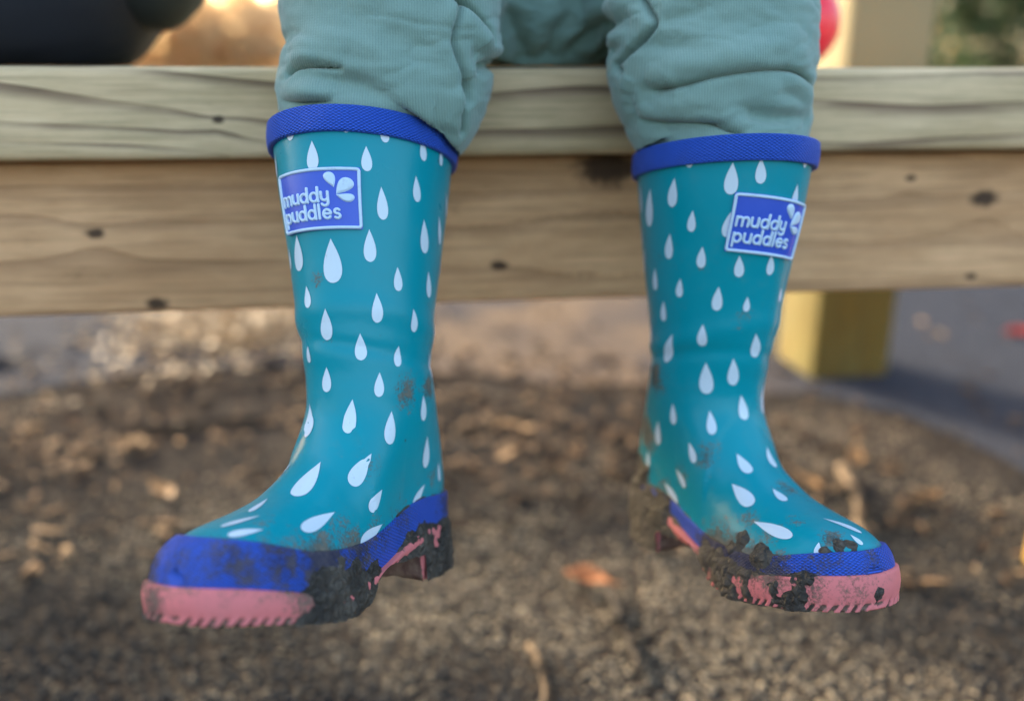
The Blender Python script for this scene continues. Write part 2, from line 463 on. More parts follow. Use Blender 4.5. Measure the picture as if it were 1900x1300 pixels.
# dark coat on the bench, far left
n = NT("navy_cloth"); oc = n.coord()
M['navy'] = n.done(n.mix(n.noise(oc, 14, 4), (.0035, .0055, .012), (.006, .009, .020)), .75, n.bump(n.noise(oc, 300, 3), .2, .001))
n = NT("dark_green_cloth"); oc = n.coord()
M['dgreen'] = n.done(n.mix(n.noise(oc, 14, 4), (.004, .009, .011), (.008, .014, .016)), .8)
coat = empty("padded_coat", bench_pt(bench_local(130, 100, .12)[0], .13, BTOP))
coat.rotation_euler = (0, 0, BA)
tag(coat, "bulky dark navy coat bundled on the bench top beyond the left knee", "coat")
def lump(c, s, seed, fold, nu=72, nv=48, p=2.6):
    u = np.linspace(0, 2 * np.pi, nu, endpoint=False); v = np.linspace(-1, 1, nv) * np.pi / 2 * .985
    Vv, Uu = np.meshgrid(v, u, indexing='ij')
    sp = lambda a: np.sign(a) * np.abs(a) ** (2 / p)
    P = np.stack([sp(np.cos(Uu)) * sp(np.cos(Vv)), sp(np.sin(Uu)) * sp(np.cos(Vv)), sp(np.sin(Vv))], -1)
    nrm = P / (np.linalg.norm(P, axis=-1, keepdims=True) + 1e-9)
    Q = P * np.array(s)
    w = fbm(Q * np.array([9, 9, 22]) + seed, 3)
    Q = Q + nrm * (fold * w)[..., None] + np.array(c)
    Q[..., 2] = np.maximum(Q[..., 2], .001 + .0015 * (fbm(Q * 30, 2) + .5))
    return Q.reshape(-1, 3), grid_faces(nv, nu).tolist() + [list(range(nu))[::-1], [(nv - 1) * nu + k for k in range(nu)]]
V, Fc = lump((-.060, .02, .120), (.125, .085, .130), 2., .016, p=3.0); mesh_obj("body", V, Fc, M['navy'], coat)
V, Fc = lump((.052, .005, .120), (.036, .055, .095), 7., .014, p=2.4); mesh_obj("hood", V, Fc, M['dgreen'], coat)
V, Fc = lump((-.13, -.02, .07), (.035, .085, .060), 5., .012); mesh_obj("sleeve", V, Fc, M['navy'], coat)

# leafy plants
def leafmat(name, a, b, trans=.35):
    n = NT(name); t = n.attr("tone")
    c = n.mix(t, a, b)
    n.done(c, .6)
    tr = n.n("BsdfTranslucent"); n.l(c, tr.inputs[0]); mx = n.n("MixShader"); mx.inputs[0].default_value = trans
    n.l(n.b.outputs[0], mx.inputs[1]); n.l(tr.outputs[0], mx.inputs[2]); n.l(mx.outputs[0], n.out.inputs[0])
    return n.m
M['beech'] = leafmat("autumn_leaf", (.62, .42, .21), (.78, .60, .36), .6)
M['green'] = leafmat("evergreen_leaf", (.012, .030, .014), (.075, .125, .040), .25)
M['bark'] = wood("bark", (.10, .08, .06), (.07, .055, .04), (.03, .025, .02), 60, (), seed=2.)
def leaf_cloud(centres, radii, n, size, seed, flat=.9):
    rs = np.random.RandomState(seed)
    w = np.array([r[0] * r[1] * r[2] for r in radii]); w = w / w.sum()
    k = rs.choice(len(centres), n, p=w)
    d = rs.normal(size=(n, 3)); d /= np.linalg.norm(d, axis=1, keepdims=True)
    rad = rs.rand(n) ** .45
    P = np.array(centres)[k] + d * rad[:, None] * np.array(radii)[k]
    keep = fbm(P * 2.3 / max(.4, np.array(radii).mean()) + seed, 3) > -.13
    P = P[keep & (P[:, 2] > .03)]; n = len(P)
    a = rs.normal(size=(n, 3)); a /= np.linalg.norm(a, axis=1, keepdims=True)
    b = np.cross(a, rs.normal(size=(n, 3))); b /= np.linalg.norm(b, axis=1, keepdims=True)
    s = size * (.6 + .8 * rs.rand(n))[:, None]
    c = np.cross(a, b)
    V = np.stack([P - a * s, P + b * s * .5 + c * s * .12, P + a * s, P - b * s * .5 + c * s * .12], 1).reshape(-1, 3)
    Fc = np.arange(4 * n).reshape(-1, 4)
    tone = np.repeat(np.clip(.5 + 1.2 * fbm(P * 3 + 3, 2) + .35 * (rs.rand(n) - .5), 0, 1), 4)
    return V, Fc, tone
def shrub(name, label, cat, x, y, w, h, mat, n, size, seed, group=None, lobes=14):
    rs = np.random.RandomState(seed)
    t = empty(name, (x, y, 0)); tag(t, label, cat, group)
    cs = [((rs.rand() - .5) * w * 1.1, (rs.rand() - .5) * w * .5, h * (.2 + .65 * rs.rand())) for _ in range(lobes)]
    rad = [(w * .24, w * .24, h * .24)] * lobes
    V, Fc, tone = leaf_cloud(cs, rad, n, size, seed)
    mesh_obj("foliage", V, Fc, mat, t, smooth=False, attrs={"tone": tone})
    mb = MB()
    for c in cs:
        p0 = np.array([c[0] * .15, c[1] * .15, -.05]); p2 = np.array(c); p1 = (p0 + p2) / 2 + np.array([0, 0, h * .08])
        tt = np.linspace(0, 1, 8)[:, None]
        path = (1 - tt) ** 2 * p0 + 2 * tt * (1 - tt) * p1 + tt ** 2 * p2
        V, Fc = tube(path, np.linspace(h * .014, h * .004, 8), 6); mb.add(V, Fc)
    mb.build("stems", M['bark'], t)
    return t
shrub("beech_shrub", "tan autumn shrub far behind the gap between the dark coat and the left knee", "shrub", -3.3, 8.2, 2.6, 1.25, M['beech'], 9500, .055, 21, "autumn shrubs behind the bench")
shrub("beech_shrub", "tan autumn shrub far behind the dark coat at the picture's left edge", "shrub", -6.0, 9.2, 2.8, 1.4, M['beech'], 8000, .06, 22, "autumn shrubs behind the bench")
shrub("beech_shrub", "tan autumn shrub far behind the child, between the two legs", "shrub", -.4, 9.0, 2.8, 1.2, M['beech'], 8000, .06, 23, "autumn shrubs behind the bench")
shrub("beech_shrub", "tan autumn shrub showing between the red ball and the mossy post", "shrub", 2.9, 7.8, 2.4, 1.3, M['beech'], 8000, .055, 24, "autumn shrubs behind the bench")
shrub("evergreen_shrub", "dark green leafy shrub behind the bench right of the mossy post", "shrub", 2.05, 3.15, 1.35, 1.0, M['green'], 9000, .032, 31)
# ------------------------------------------------------------------ loose ground cover
n = NT("grit"); t = n.attr("tone")
M['grit'] = n.done(n.ramp(t, [(0, (.015, .0175, .022)), (.45, (.047, .048, .048)), (.75, (.130, .112, .086)), (1, (.28, .235, .172))]), .95, None, .05)
n = NT("litter"); t = n.attr("tone")
c = n.ramp(t, [(0, (.012, .010, .009)), (.45, (.050, .034, .023)), (.8, (.125, .082, .050)), (1, (.24, .165, .098))])
M['litter'] = n.done(c, .9, n.bump(n.noise(n.coord(), 120, 4), .4, .002), .08)
M['drift'] = leafmat('golden_leaf', (.24, .165, .085), (.32, .225, .12), .35)
def scatter_zone(n, y0, y1, seed, spread=.66, pad=.12):
    rs = np.random.RandomState(seed)
    y = y0 + (y1 - y0) * rs.rand(n); x = (rs.rand(n) * 2 - 1) * (spread * y + pad)
    return x, y, rs
def patch(x, y, s, seed): return fbm(np.stack([x * s, y * s, 0 * x + seed], -1), 3)
# grit: small squashed stones, the nearest ground
def stones(x, y, r, rs):
    n = len(x)
    base = np.array([(1, 0, 0), (0, 1, 0), (-1, 0, 0), (0, -1, 0), (0, 0, 1), (.6, .6, .55), (-.6, .6, .5), (-.6, -.6, .55), (.6, -.6, .5)], float)
    tri = np.array([(0, 5, 8), (0, 1, 5), (1, 6, 5), (1, 2, 6), (2, 7, 6), (2, 3, 7), (3, 8, 7), (3, 0, 8), (4, 8, 5), (4, 5, 6), (4, 6, 7), (4, 7, 8)])
    S = base[None] * (1 + .45 * (rs.rand(n, 9, 1) - .5))
    S = S * (r[:, None, None] * np.stack([np.ones(n), .65 + .4 * rs.rand(n), .55 + .35 * rs.rand(n)], -1)[:, None])
    a = rs.rand(n) * 6.283; ca, sa = np.cos(a)[:, None], np.sin(a)[:, None]
    X = S[..., 0] * ca - S[..., 1] * sa; Y = S[..., 0] * sa + S[..., 1] * ca
    V = np.stack([X + x[:, None], Y + y[:, None], S[..., 2] + (height(x, y) + .0006)[:, None]], -1).reshape(-1, 3)
    return V, (tri[None] + 9 * np.arange(n)[:, None, None]).reshape(-1, 3)
x, y, rs = scatter_zone(95000, .40, 1.75, 5)
dens = rs.rand(len(x)) < np.clip(1.3 - (y - .5) * 1.05, .12, 1); x, y = x[dens], y[dens]
r = .0011 + .0020 * rs.rand(len(x)) ** 2
V, Fc = stones(x, y, r, rs)
tone = np.repeat(np.clip((.42 + 1.3 * patch(x, y, 8, 2.) + 1.6 * patch(x, y, 2.6, 7.) + .22 * sm(.45, .0, np.abs(x - .08)) - .20 * sm(.0, -.35, x) - .12 * sm(.3, .6, x)) + .85 * (rs.rand(len(x)) - .5), 0, 1), 9)  # lighter middle and darker sides put a warm sun patch into the tone
o = mesh_obj("gravel", V, Fc, M['grit'], smooth=False, attrs={"tone": tone})
tag(o, "dark and tan grit covering the ground under the boots", "gravel", kind="stuff")
# leaf litter and wood chips: the middle distance
def leaf_patch(x, y, size, rs, curl=.5, up=.012):
    """each leaf: 3 x 5 grid, pointed oval, curled and tilted"""
    n = len(x)
    g = []
    for i, (l, w) in enumerate(((-1, .05), (-.55, .38), (0, .5), (.55, .34), (1, .04))):
        for s in (-1, 0, 1): g.append((l, s * w, 0))
    g = np.array(g, float)
    S = np.repeat(g[None], n, 0)
    cu = curl * (rs.rand(n, 1) * 1.3 - .3)
    S[..., 2] = cu * (np.abs(S[..., 1]) ** 1.4 * 1.4 + .35 * S[..., 0] ** 2) + .08 * (rs.rand(n, 15) - .5)
    S = S * size[:, None, None]
    tx = (rs.rand(n) - .5) * 1.1; ca, sa = np.cos(tx)[:, None], np.sin(tx)[:, None]
    Y = S[..., 1] * ca - S[..., 2] * sa; Z = S[..., 1] * sa + S[..., 2] * ca
    tz = (rs.rand(n) - .5) * .8; ca, sa = np.cos(tz)[:, None], np.sin(tz)[:, None]
    X = S[..., 0] * ca - Z * sa; Z = S[..., 0] * sa + Z * ca
    a = rs.rand(n) * 6.283; ca, sa = np.cos(a)[:, None], np.sin(a)[:, None]
    XX = X * ca - Y * sa; YY = X * sa + Y * ca
    Z = Z - Z.min(1, keepdims=True) * .8
    V = np.stack([XX + x[:, None], YY + y[:, None], Z + (height(x, y) + up * rs.rand(n))[:, None]], -1).reshape(-1, 3)
    q = np.array([(3 * i + j, 3 * i + j + 1, 3 * i + j + 4, 3 * i + j + 3) for i in range(4) for j in range(2)])
    return V, (q[None] + 15 * np.arange(n)[:, None, None]).reshape(-1, 4)
x, y, rs = scatter_zone(7000, .72, 2.3, 8)
# the tarmac stays nearly clear
clear = (patch(x, y, 3.2, 6.) > -.06) & (rs.rand(len(x)) < np.exp(-np.maximum(0, y - (1.16 - .25 * sm(.4, .9, x))) / .22) + .04) & (rs.rand(len(x)) < np.clip((y - .62) * 3.5, .05, 1))
x, y = x[clear], y[clear]
V, Fc = leaf_patch(x, y, .0045 + .010 * rs.rand(len(x)) ** 2.5, rs)
tone = np.repeat(np.clip(.46 + 2.0 * patch(x, y, 4, 3.) + .8 * (rs.rand(len(x)) - .5), 0, 1), 15)
o = mesh_obj("leaf_litter", V, Fc, M['litter'], attrs={"tone": tone})
tag(o, "brown leaf litter scattered over the soil under the bench", "leaf litter", kind="stuff")
def chips(x, y, L, rs):
    n = len(x)
    b = np.array([(i, j, k) for i in (-1, 1) for j in (-1, 1) for k in (-1, 1)], float)
    S = b[None] * (1 + .35 * (rs.rand(n, 8, 3) - .5)) * np.stack([L, L * (.16 + .16 * rs.rand(n)), L * .1], -1)[:, None]
    t = (rs.rand(n) - .5) * .7; ca, sa = np.cos(t)[:, None], np.sin(t)[:, None]
    X = S[..., 0] * ca - S[..., 2] * sa; Z = S[..., 0] * sa + S[..., 2] * ca
    a = rs.rand(n) * 6.283; ca, sa = np.cos(a)[:, None], np.sin(a)[:, None]
    V = np.stack([X * ca - S[..., 1] * sa + x[:, None], X * sa + S[..., 1] * ca + y[:, None], Z + (height(x, y) + .006)[:, None]], -1).reshape(-1, 3)
    q = np.array([(0, 1, 3, 2), (4, 6, 7, 5), (0, 4, 5, 1), (2, 3, 7, 6), (0, 2, 6, 4), (1, 5, 7, 3)])
    return V, (q[None] + 8 * np.arange(n)[:, None, None]).reshape(-1, 4)
x, y, rs = scatter_zone(900, .66, 1.35, 14)
k = (patch(x, y, 3.6, 1.) > -.02) & ~((y > 1.15) & (np.abs(x - .1) > .62)); x, y = x[k], y[k]
V, Fc = chips(x, y, .004 + .012 * rs.rand(len(x)) ** 2.5, rs)
o = mesh_obj("wood_chips", V, Fc, M['litter'], smooth=False, attrs={"tone": np.repeat(np.clip(.55 + 1.2 * patch(x, y, 4, 3.) + .8 * (rs.rand(len(x)) - .5), 0, 1), 8)})
tag(o, "pale splintered wood chips lying among the leaf litter", "wood chips", kind="stuff")

# drift of dry golden leaves beyond the bench
rs = np.random.RandomState(77); n_ = 2600
c0 = at_z(400, 645, 0)
x = rs.normal(c0[0], .095, n_); y = rs.normal(c0[1] + .16, .13, n_)
V, Fc = leaf_patch(x, y, .005 + .007 * rs.rand(len(x)), rs, .6, .03)
o = mesh_obj("dry_leaves", V, Fc, M['drift'], attrs={"tone": np.repeat(rs.rand(len(x)), 15)})
tag(o, "golden dry leaves drifted on the tarmac under the bench, left of the boots", "leaves", kind="stuff")

# single leaves and sticks one can point to
def plain(name, c1, c2, rough=.65):
    n = NT(name); oc = n.coord()
    return n.done(n.mix(n.noise(oc, 70, 4, .65), c1, c2), rough, n.bump(n.noise(oc, 150, 4), .3, .001), .08)
M['leaf_orange'] = plain("orange_leaf", (.26, .105, .048), (.36, .17, .085)); M['leaf_red'] = plain("red_leaf", (.30, .02, .015), (.40, .05, .03))
M['leaf_tan'] = plain("tan_leaf", (.20, .115, .052), (.28, .17, .08)); M['leaf_dark'] = plain("dark_leaf", (.02, .02, .024), (.04, .036, .034))
M['stick'] = plain("pale_stick", (.10, .074, .050), (.15, .11, .072), .8); M['stick_dark'] = plain("dark_stick", (.022, .020, .018), (.05, .042, .035), .8)
def leaf(px, py, L, ang, mat, label, curl=.35):
    p = at_z(px, py, .012)
    nx, ny = 13, 7; V = []
    for i in range(nx):
        l = -1 + 2 * i / (nx - 1)
        w = .46 * max(0.02, (1 - abs(l) ** 1.8)) * (1 - .18 * l) * (1 + .10 * math.sin(i * 2.6))
        for j in range(ny):
            s = -1 + 2 * j / (ny - 1)
            V.append((l * L, s * w * L, L * (curl * (abs(s) ** 1.5) * w * 1.3 + .22 * l * l + .03 * math.sin(5 * l + 3 * s))))
    Fc = grid_faces(nx, ny, wrap=False).tolist()
    o = empty("fallen_leaf", (p[0], p[1], float(height(np.array(p[0]), np.array(p[1]))) + .006)); o.rotation_euler = (.12, -.1, math.radians(ang))
    tag(o, label, "leaf", "single fallen leaves")
    b = mesh_obj("blade", V, Fc, mat, o)
    s = b.modifiers.new("thick", 'SOLIDIFY'); s.thickness = .0006
    V, Fc = tube([(L * .9, 0, L * .2), (L * 1.2, 0, L * .26), (L * 1.5, L * .08, L * .22)], [.0009, .0008, .0009], 6); mesh_obj("stalk", V, Fc, mat, o)
leaf(1092, 1062, .024, -35, M['leaf_orange'], "orange brown curled leaf on the grit between the two boots", .6)
leaf(1722, 905, .018, 20, M['leaf_tan'], "tan leaf on the ground above the toe of the boot with the mud-ringed heel")
leaf(1590, 835, .021, 70, M['leaf_tan'], "bright tan leaf below the mossy post")
leaf(1892, 612, .030, 10, M['leaf_red'], "red leaf on the tarmac at the picture's right edge")
leaf(8, 668, .040, 15, M['leaf_dark'], "dark leaf on the tarmac at the picture's left edge")
leaf(1500, 880, .020, 120, M['leaf_tan'], "tan leaf close beside the instep of the boot farther from the dark coat")
leaf(300, 905, .022, 140, M['leaf_tan'], "brown leaf left of the instep of the boot nearer the dark coat")
def stick(p0, p1, r, mat, label, bend=.06, forks=0, seed=0):
    rs = np.random.RandomState(seed)
    a, b = at_z(*p0, .008), at_z(*p1, .010)
    t = np.linspace(0, 1, 12); path = a[None] + (b - a)[None] * t[:, None]
    L = np.linalg.norm(b - a); side = np.array([-(b - a)[1], (b - a)[0], 0]) / L
    path += side[None] * (bend * L * np.sin(t * 3.1 + rs.rand()))[:, None] + rs.normal(size=(12, 3)) * r * .25
    path[:, 2] = height(path[:, 0], path[:, 1]) + r * 1.1 + .002
    o = empty("stick", path[0]); tag(o, label, "stick", "single sticks")
    V, Fc = tube(path - path[0], r * (1 - .4 * t) * (1 + .15 * (rs.rand(12) - .5)), 8); mesh_obj("stem", V, Fc, mat, o)
    for k in range(forks):
        i = 4 + 3 * k; q = path[i] - path[0]
        d = (b - a) / L * .5 + side * (1 if k % 2 else -1) * .6
        V, Fc = tube([q, q + d * L * .12 + np.array([0, 0, .006]), q + d * L * .22 + np.array([0, 0, .012])], [r * .7, r * .55, r * .3], 6); mesh_obj("twig", V, Fc, mat, o)
stick((848, 802), (985, 765), .0060, M['stick'], "thick pale stick lying behind the heel of the nearer boot", .03, 1, 1)
stick((1556, 862), (1604, 985), .006, M['stick'], "pale stick pointing down toward the toe of the farther boot", .05, 1, 2)
stick((975, 1180), (1018, 1300), .0030, M['stick'], "thin pale twig on the grit at the bottom of the picture", .08, 1, 3)
stick((1118, 1095), (1200, 1235), .0045, M['stick_dark'], "dark stick trailing from the orange leaf between the boots", .05, 2, 4)
stick((215, 800), (500, 765), .006, M['stick_dark'], "long dark stick on the soil left of the nearer boot's ankle", .03, 2, 5)
stick((330, 985), (470, 1020), .004, M['stick_dark'], "short dark stick left of the nearer boot's toe", .04, 1, 6)
# ------------------------------------------------------------------ boots
BK = dict(top=1.0682, ank=.8797, foot=.9419, h=.9246, wid=.7906, lift=.0120, wtop=.03786, wank=.02652, inst=-.011866,
          bz=.04097, bw=.01213, bzt=.00272, spr=.00734, rim=.01137, zt=.22739, sz=.0157, hz=.0005, wmid=.5111)
ZF = np.array([0, .018, .034, .043, .050, .056, .064, .076, .092, .110, .130, .160, .190, .222])
XF = np.array([.112, .112, .112, .108, .097, .082, .064, .049, .040, .036, .0355, .037, .040, .043])
ZB = np.array([0, .02, .05, .08, .11, .14, .18, .222]); XB = np.array([-.054, -.056, -.055, -.048, -.042, -.041, -.043, -.045])
def smooth_interp(zq, zt, xt):
    """interp of a smoothed table, so the profile has no corners"""
    zz = np.linspace(-.02, .25, 541); v = np.interp(zz, zt, xt)
    k = np.exp(-(np.arange(-14, 15) * .0005 / .0026) ** 2); k /= k.sum()
    v = np.convolve(np.pad(v, 14, 'edge'), k, 'valid')
    return np.interp(zq, zz, v)
def b_xf(z):
    x = smooth_interp(z, ZF, XF); a = sm(.08, .11, z); t = sm(.11, .2, z)
    return x * (BK['foot'] * (1 - a) + a * (BK['ank'] * (1 - t) + BK['top'] * t)) + BK['inst'] * np.exp(-((z - .085) / .025) ** 2)
def b_xb(z):
    x = smooth_interp(z, ZB, XB); a = sm(.05, .11, z); t = sm(.11, .2, z)
    return x * (BK['foot'] * (1 - a) + a * (BK['ank'] * (1 - t) + BK['top'] * t))
_zz = np.linspace(.034, .102, 120); _xx = np.minimum.accumulate(b_xf(_zz) - np.arange(120) * 1e-7)
def bS(u, z, lean=(0, 0)):
    """boot surface: u is the angle round the section (0 = toe), z the nominal height"""
    u, z = np.broadcast_arrays(np.asarray(u, float), np.asarray(z, float))
    f = b_xf(z); b = b_xb(z); x = (f + b) / 2 + (f - b) / 2 * np.cos(u)
    xs = x / BK['foot']
    Wf = np.interp(xs, [-.056, -.04, -.02, 0, .03, .06, .085, .1, .115], [.028, .0285, .027, .027, .031, .0355, .037, .037, .037]) * BK['wid']
    tt = np.clip((xs - .058) / (.1120 - .058), 0, 1); Wf = Wf * (1 - tt ** 2.6) ** (1 / 2.6)
    H = np.interp(x, _xx[::-1], _zz[::-1]); ex = np.maximum(_xx[-1] - x, 0); H = H + 3.2 * ex + 260 * ex ** 2
    t = np.clip((z - .026) / np.maximum(H - .026, 1e-4), 0, 1)
    D = np.where(z > .026, (1 - t ** 2.3) ** (1 / 2.3), 1)
    D = np.maximum(D, .35 * np.abs(np.sin(u)))
    zt = np.clip((z - .12) / .1, 0, 1)
    ws = BK['wank'] + (BK['wtop'] - BK['wank']) * zt ** (math.log(BK['wmid']) / math.log(.5))
    m = sm(.045, .115, z); sn = np.abs(np.sin(u))
    br = np.where(np.cos(u) < 0, sn ** .5, 1.)
    y = np.sign(np.sin(u)) * ((1 - m) * Wf * D * br + m * ws * sn)
    up = sm(.05, .12, z)
    Z = z * BK['h'] + BK['lift'] * (1 - sm(-.02, .04, x)) * (1 - up) + BK['lift'] * .6 * up
    Z = Z + BK['spr'] * sm(.05, .11, x) * (1 - sm(.06, .1, z))
    k = np.maximum(Z - .10, 0)
    return np.stack([x + lean[0] * k, y + lean[1] * k, Z], -1)
def bSo(u, z, off, lean=(0, 0)):
    u, z = np.broadcast_arrays(np.asarray(u, float), np.asarray(z, float))
    e = 2e-3
    p = bS(u, z, lean); du = bS(u + e, z, lean) - bS(u - e, z, lean); dz = bS(u, z + 2e-4, lean) - bS(u, z - 2e-4, lean)
    du[..., 1] += 2e-6 * np.cos(u)          # keeps a direction where the outline closes
    nn = np.cross(du, dz); nn /= np.linalg.norm(nn, axis=-1, keepdims=True) + 1e-12
    return p + nn * (np.asarray(off)[..., None] if np.ndim(off) else off)
BAND = [0., 0.]
def bandz(u, top=True):
    t = sm(.55, 1., np.cos(u))
    return BK['bz'] + BAND[0] + BK['bzt'] * t - (0 if top else BK['bw'] + BAND[1] + BK['bzt'] * .4 * t)
def sole_floor(x):
    """height of the outsole's underside: forefoot, raised waist, heel block"""
    z = BK['sz'] + BK['spr'] * sm(.05, .11, x) + BK['hz'] * (1 - sm(-.03, 0, x))
    arch = sm(.042, .020, x) * sm(-.0135, -.0110, x)
    return z + .0125 * arch

GLY = {}
def arc(cx, cy, r, a0, a1, n=14, ry=None):
    return [(cx + r * math.cos(math.radians(a0 + (a1 - a0) * i / n)), cy + (ry or r) * math.sin(math.radians(a0 + (a1 - a0) * i / n))) for i in range(n + 1)]
GLY['m'] = (1.42, [[(0, 0), (0, 1)], [(0, .55)] + arc(.33, .64, .33, 170, 0)[1:] + [(.66, 0)], [(.66, .6)] + arc(.99, .64, .33, 170, 0)[1:] + [(1.32, 0)]])
GLY['u'] = (.88, [[(0, 1), (0, .42)] + arc(.38, .40, .38, 180, 360) + [(.76, 1)], [(.76, .5), (.76, 0)]])
GLY['d'] = (.98, [arc(.42, .48, .42, 0, 360, 26, .47), [(.85, 0), (.85, 1.52)]])
GLY['y'] = (.84, [[(0, 1), (0, .52)] + arc(.36, .46, .36, 180, 360) + [(.72, 1)], [(.72, .6), (.72, -.1)] + arc(.36, -.12, .36, 0, -150)])
GLY['p'] = (.98, [arc(.43, .48, .42, 0, 360, 26, .47), [(0, 1), (0, -.52)]])
GLY['l'] = (.28, [[(.06, 0), (.06, 1.52)]])
GLY['e'] = (.94, [[(.03, .50), (.82, .50)] + arc(.42, .48, .41, 4, 318, 24, .47)])
GLY['s'] = (.72, [arc(.33, .74, .27, 35, 268, 14, .25) + arc(.33, .25, .29, 88, -140, 14, .25)])

def ring_u(n):
    """angles round a section, crowded at toe and heel where the outline is blunt"""
    v = np.linspace(-1, 1, n, endpoint=False); t = np.abs(v)
    return np.sign(v) * np.pi * (.65 * t * t * (3 - 2 * t) + .35 * t)
def make_boot(pose, label, badge_px, badge_tilt, drops, blobs, seed, bandfix):
    BAND[:] = bandfix
    tx, ty, tz, yaw, pit, rol, lean, lat = pose
    LN = (lean, lat)
    root = empty("wellington_boot"); tag(root, label, "boot", "pair of rain boots")
    MW = Matrix.Translation((tx, ty, tz)) @ Matrix.Rotation(yaw, 4, 'Z') @ Matrix.Rotation(pit, 4, 'Y') @ Matrix.Rotation(rol, 4, 'X')
    root.matrix_world = MW
    A = np.array(MW); Ai = np.array(MW.inverted())
    to_w = lambda P: P @ A[:3, :3].T + A[:3, 3]
    to_l = lambda P: P @ Ai[:3, :3].T + Ai[:3, 3]
    # ---- shaft and vamp, one skin, open at the top
    NU = 340
    U = ring_u(NU)
    s = np.linspace(.024, BK['zt'] + .0005, 3000)
    wgt = np.hypot(np.gradient(b_xf(s)), np.gradient(s)); arcl = np.cumsum(wgt)
    zs = np.interp(np.linspace(arcl[0], arcl[-1], 170), arcl, s)
    def skin(u, z, off=0.):
        P = bSo(u, z, off, LN)
        q = P + seed * 3.1
        soft = fbm(q * np.array([26, 26, 18]), 2) * .0011 * sm(.05, .09, z) * sm(BK['zt'], BK['zt'] - .03, z)
        # faint creases where the ankle flexes
        cr = -np.exp(-((z - .118 - .006 * np.cos(u + .6)) / .0035) ** 2) * .0005 + np.exp(-((z - .130 - .008 * np.cos(u - .4)) / .006) ** 2) * .0006
        nn = P - bS(u, z, LN) if np.any(off) else bSo(u, z, .001, LN) - bS(u, z, LN)
        nn = nn / (np.linalg.norm(nn, axis=-1, keepdims=True) + 1e-12)
        return P + nn * (soft * 1.4 + cr * 1.5)[..., None]
    G = skin(U[None], zs[:, None] + 0 * U[None])
    V = G.reshape(-1, 3)
    inner = skin(U[None], np.linspace(BK['zt'] + .0005, .12, 40)[:, None] + 0 * U[None], -.0026).reshape(-1, 3)
    outerF = grid_faces(len(zs), NU)
    Wv = to_w(V)
    bvh = BVHTree.FromPolygons([tuple(v) for v in Wv], [tuple(map(int, q)) for q in outerF])
    def cast(px, py):
        d = Vector(ray(px, py)).normalized()
        h = bvh.ray_cast(Vector(CAM), d)
        return (np.array(h[0]), np.array(h[1])) if h[0] is not None else None
    # stains: amount per vertex from a few places where mud landed
    spots = []
    for px, py, r, a in blobs['film']:
        h = cast(px, py)
        if h: spots.append((h[0], r, a))
    def dirt_at(W):
        d = np.zeros(len(W))
        for c, r, a in spots: d = np.maximum(d, a * np.exp(-((W - c) ** 2).sum(1) / (r * r)))
        return d
    shaft = mesh_obj("shaft", V, outerF, M['teal'], root, attrs={"dirt": dirt_at(Wv)})
    # lip + lining
    top = V[-NU:]; Vl = np.concatenate([top, inner])
    mesh_obj("lining", Vl, grid_faces(41, NU), M['lining'], root)

    def band(name, z0, z1, off, mat, rows=14, dirt_extra=0., nu=360, relief=.00032):
        """moulded strip standing proud of the skin, closed top and bottom edge"""
        U2 = ring_u(nu)
        rows_ = [(z0, -.0008), (z0, off * .75), (z0 + .0005, off)] + [(z0 + (z1 - z0) * k / rows, off * (1 + .10 * math.sin(math.pi * k / rows))) for k in range(1, rows)] + [(z1 - .0005, off), (z1, off * .75), (z1, -.0008)]
        R = []; uvr = []
        first = None
        for zz, of in rows_:
            zz = zz + 0 * U2 if np.ndim(zz) == 0 else zz
            P = bSo(U2, zz, of, LN); R.append(P)
        R = np.array(R)
        mid = R[len(R) // 2]; seg = np.linalg.norm(np.roll(mid, -1, 0) - mid, axis=1); L = np.concatenate([[0], np.cumsum(seg)[:-1]]) * 1000
        hh = np.concatenate([np.zeros(1), np.cumsum(np.linalg.norm(R[1:, 0] - R[:-1, 0], axis=1))]) * 1000
        wid = np.linalg.norm(R[1:] - R[:-1], axis=2).cumsum(0); wid = np.concatenate([np.zeros((1, nu)), wid]) * 1000
        uv = np.stack([np.repeat(L[None], len(R), 0), wid], -1).reshape(-1, 2)
        Vb = R.reshape(-1, 3)
        return mesh_obj(name, Vb, grid_faces(len(R), nu), mat, root, uv=uv, attrs={"dirt": np.clip(dirt_at(to_w(Vb)) + dirt_extra, 0, 1.2)})
    band("rim_band", BK['zt'] - BK['rim'], BK['zt'] + .0006, .0024, M['blue'], 10)
    U2 = ring_u(420)
    band("foot_band", bandz(U2, False), bandz(U2, True), .0017, M['blue'], 14, blobs.get('band', 0.), nu=420)
    # ---- sole with toe spring, waist and heel block; serrated lower edge
    NS = 900
    Us = ring_u(NS)
    zt_ = bandz(Us, False)
    edge = bSo(Us, zt_, .0030, LN); foot = bSo(Us, .015 + 0 * Us, .0030, LN)
    nrm = bSo(Us, zt_, .001, LN) - bSo(Us, zt_, 0., LN); nrm /= np.linalg.norm(nrm, axis=1, keepdims=True)
    nrm[:, 2] = 0
    fl = sole_floor(foot[:, 0])
    seg = np.linalg.norm(np.roll(edge, -1, 0) - edge, axis=1); Ls = np.concatenate([[0], np.cumsum(seg)[:-1]])
    cuts = [np.zeros(NS)] * 2
    rowsS = [bSo(Us, zt_ + .0015, -.001, LN), edge - nrm * .0012 + np.array([0, 0, .0004])]
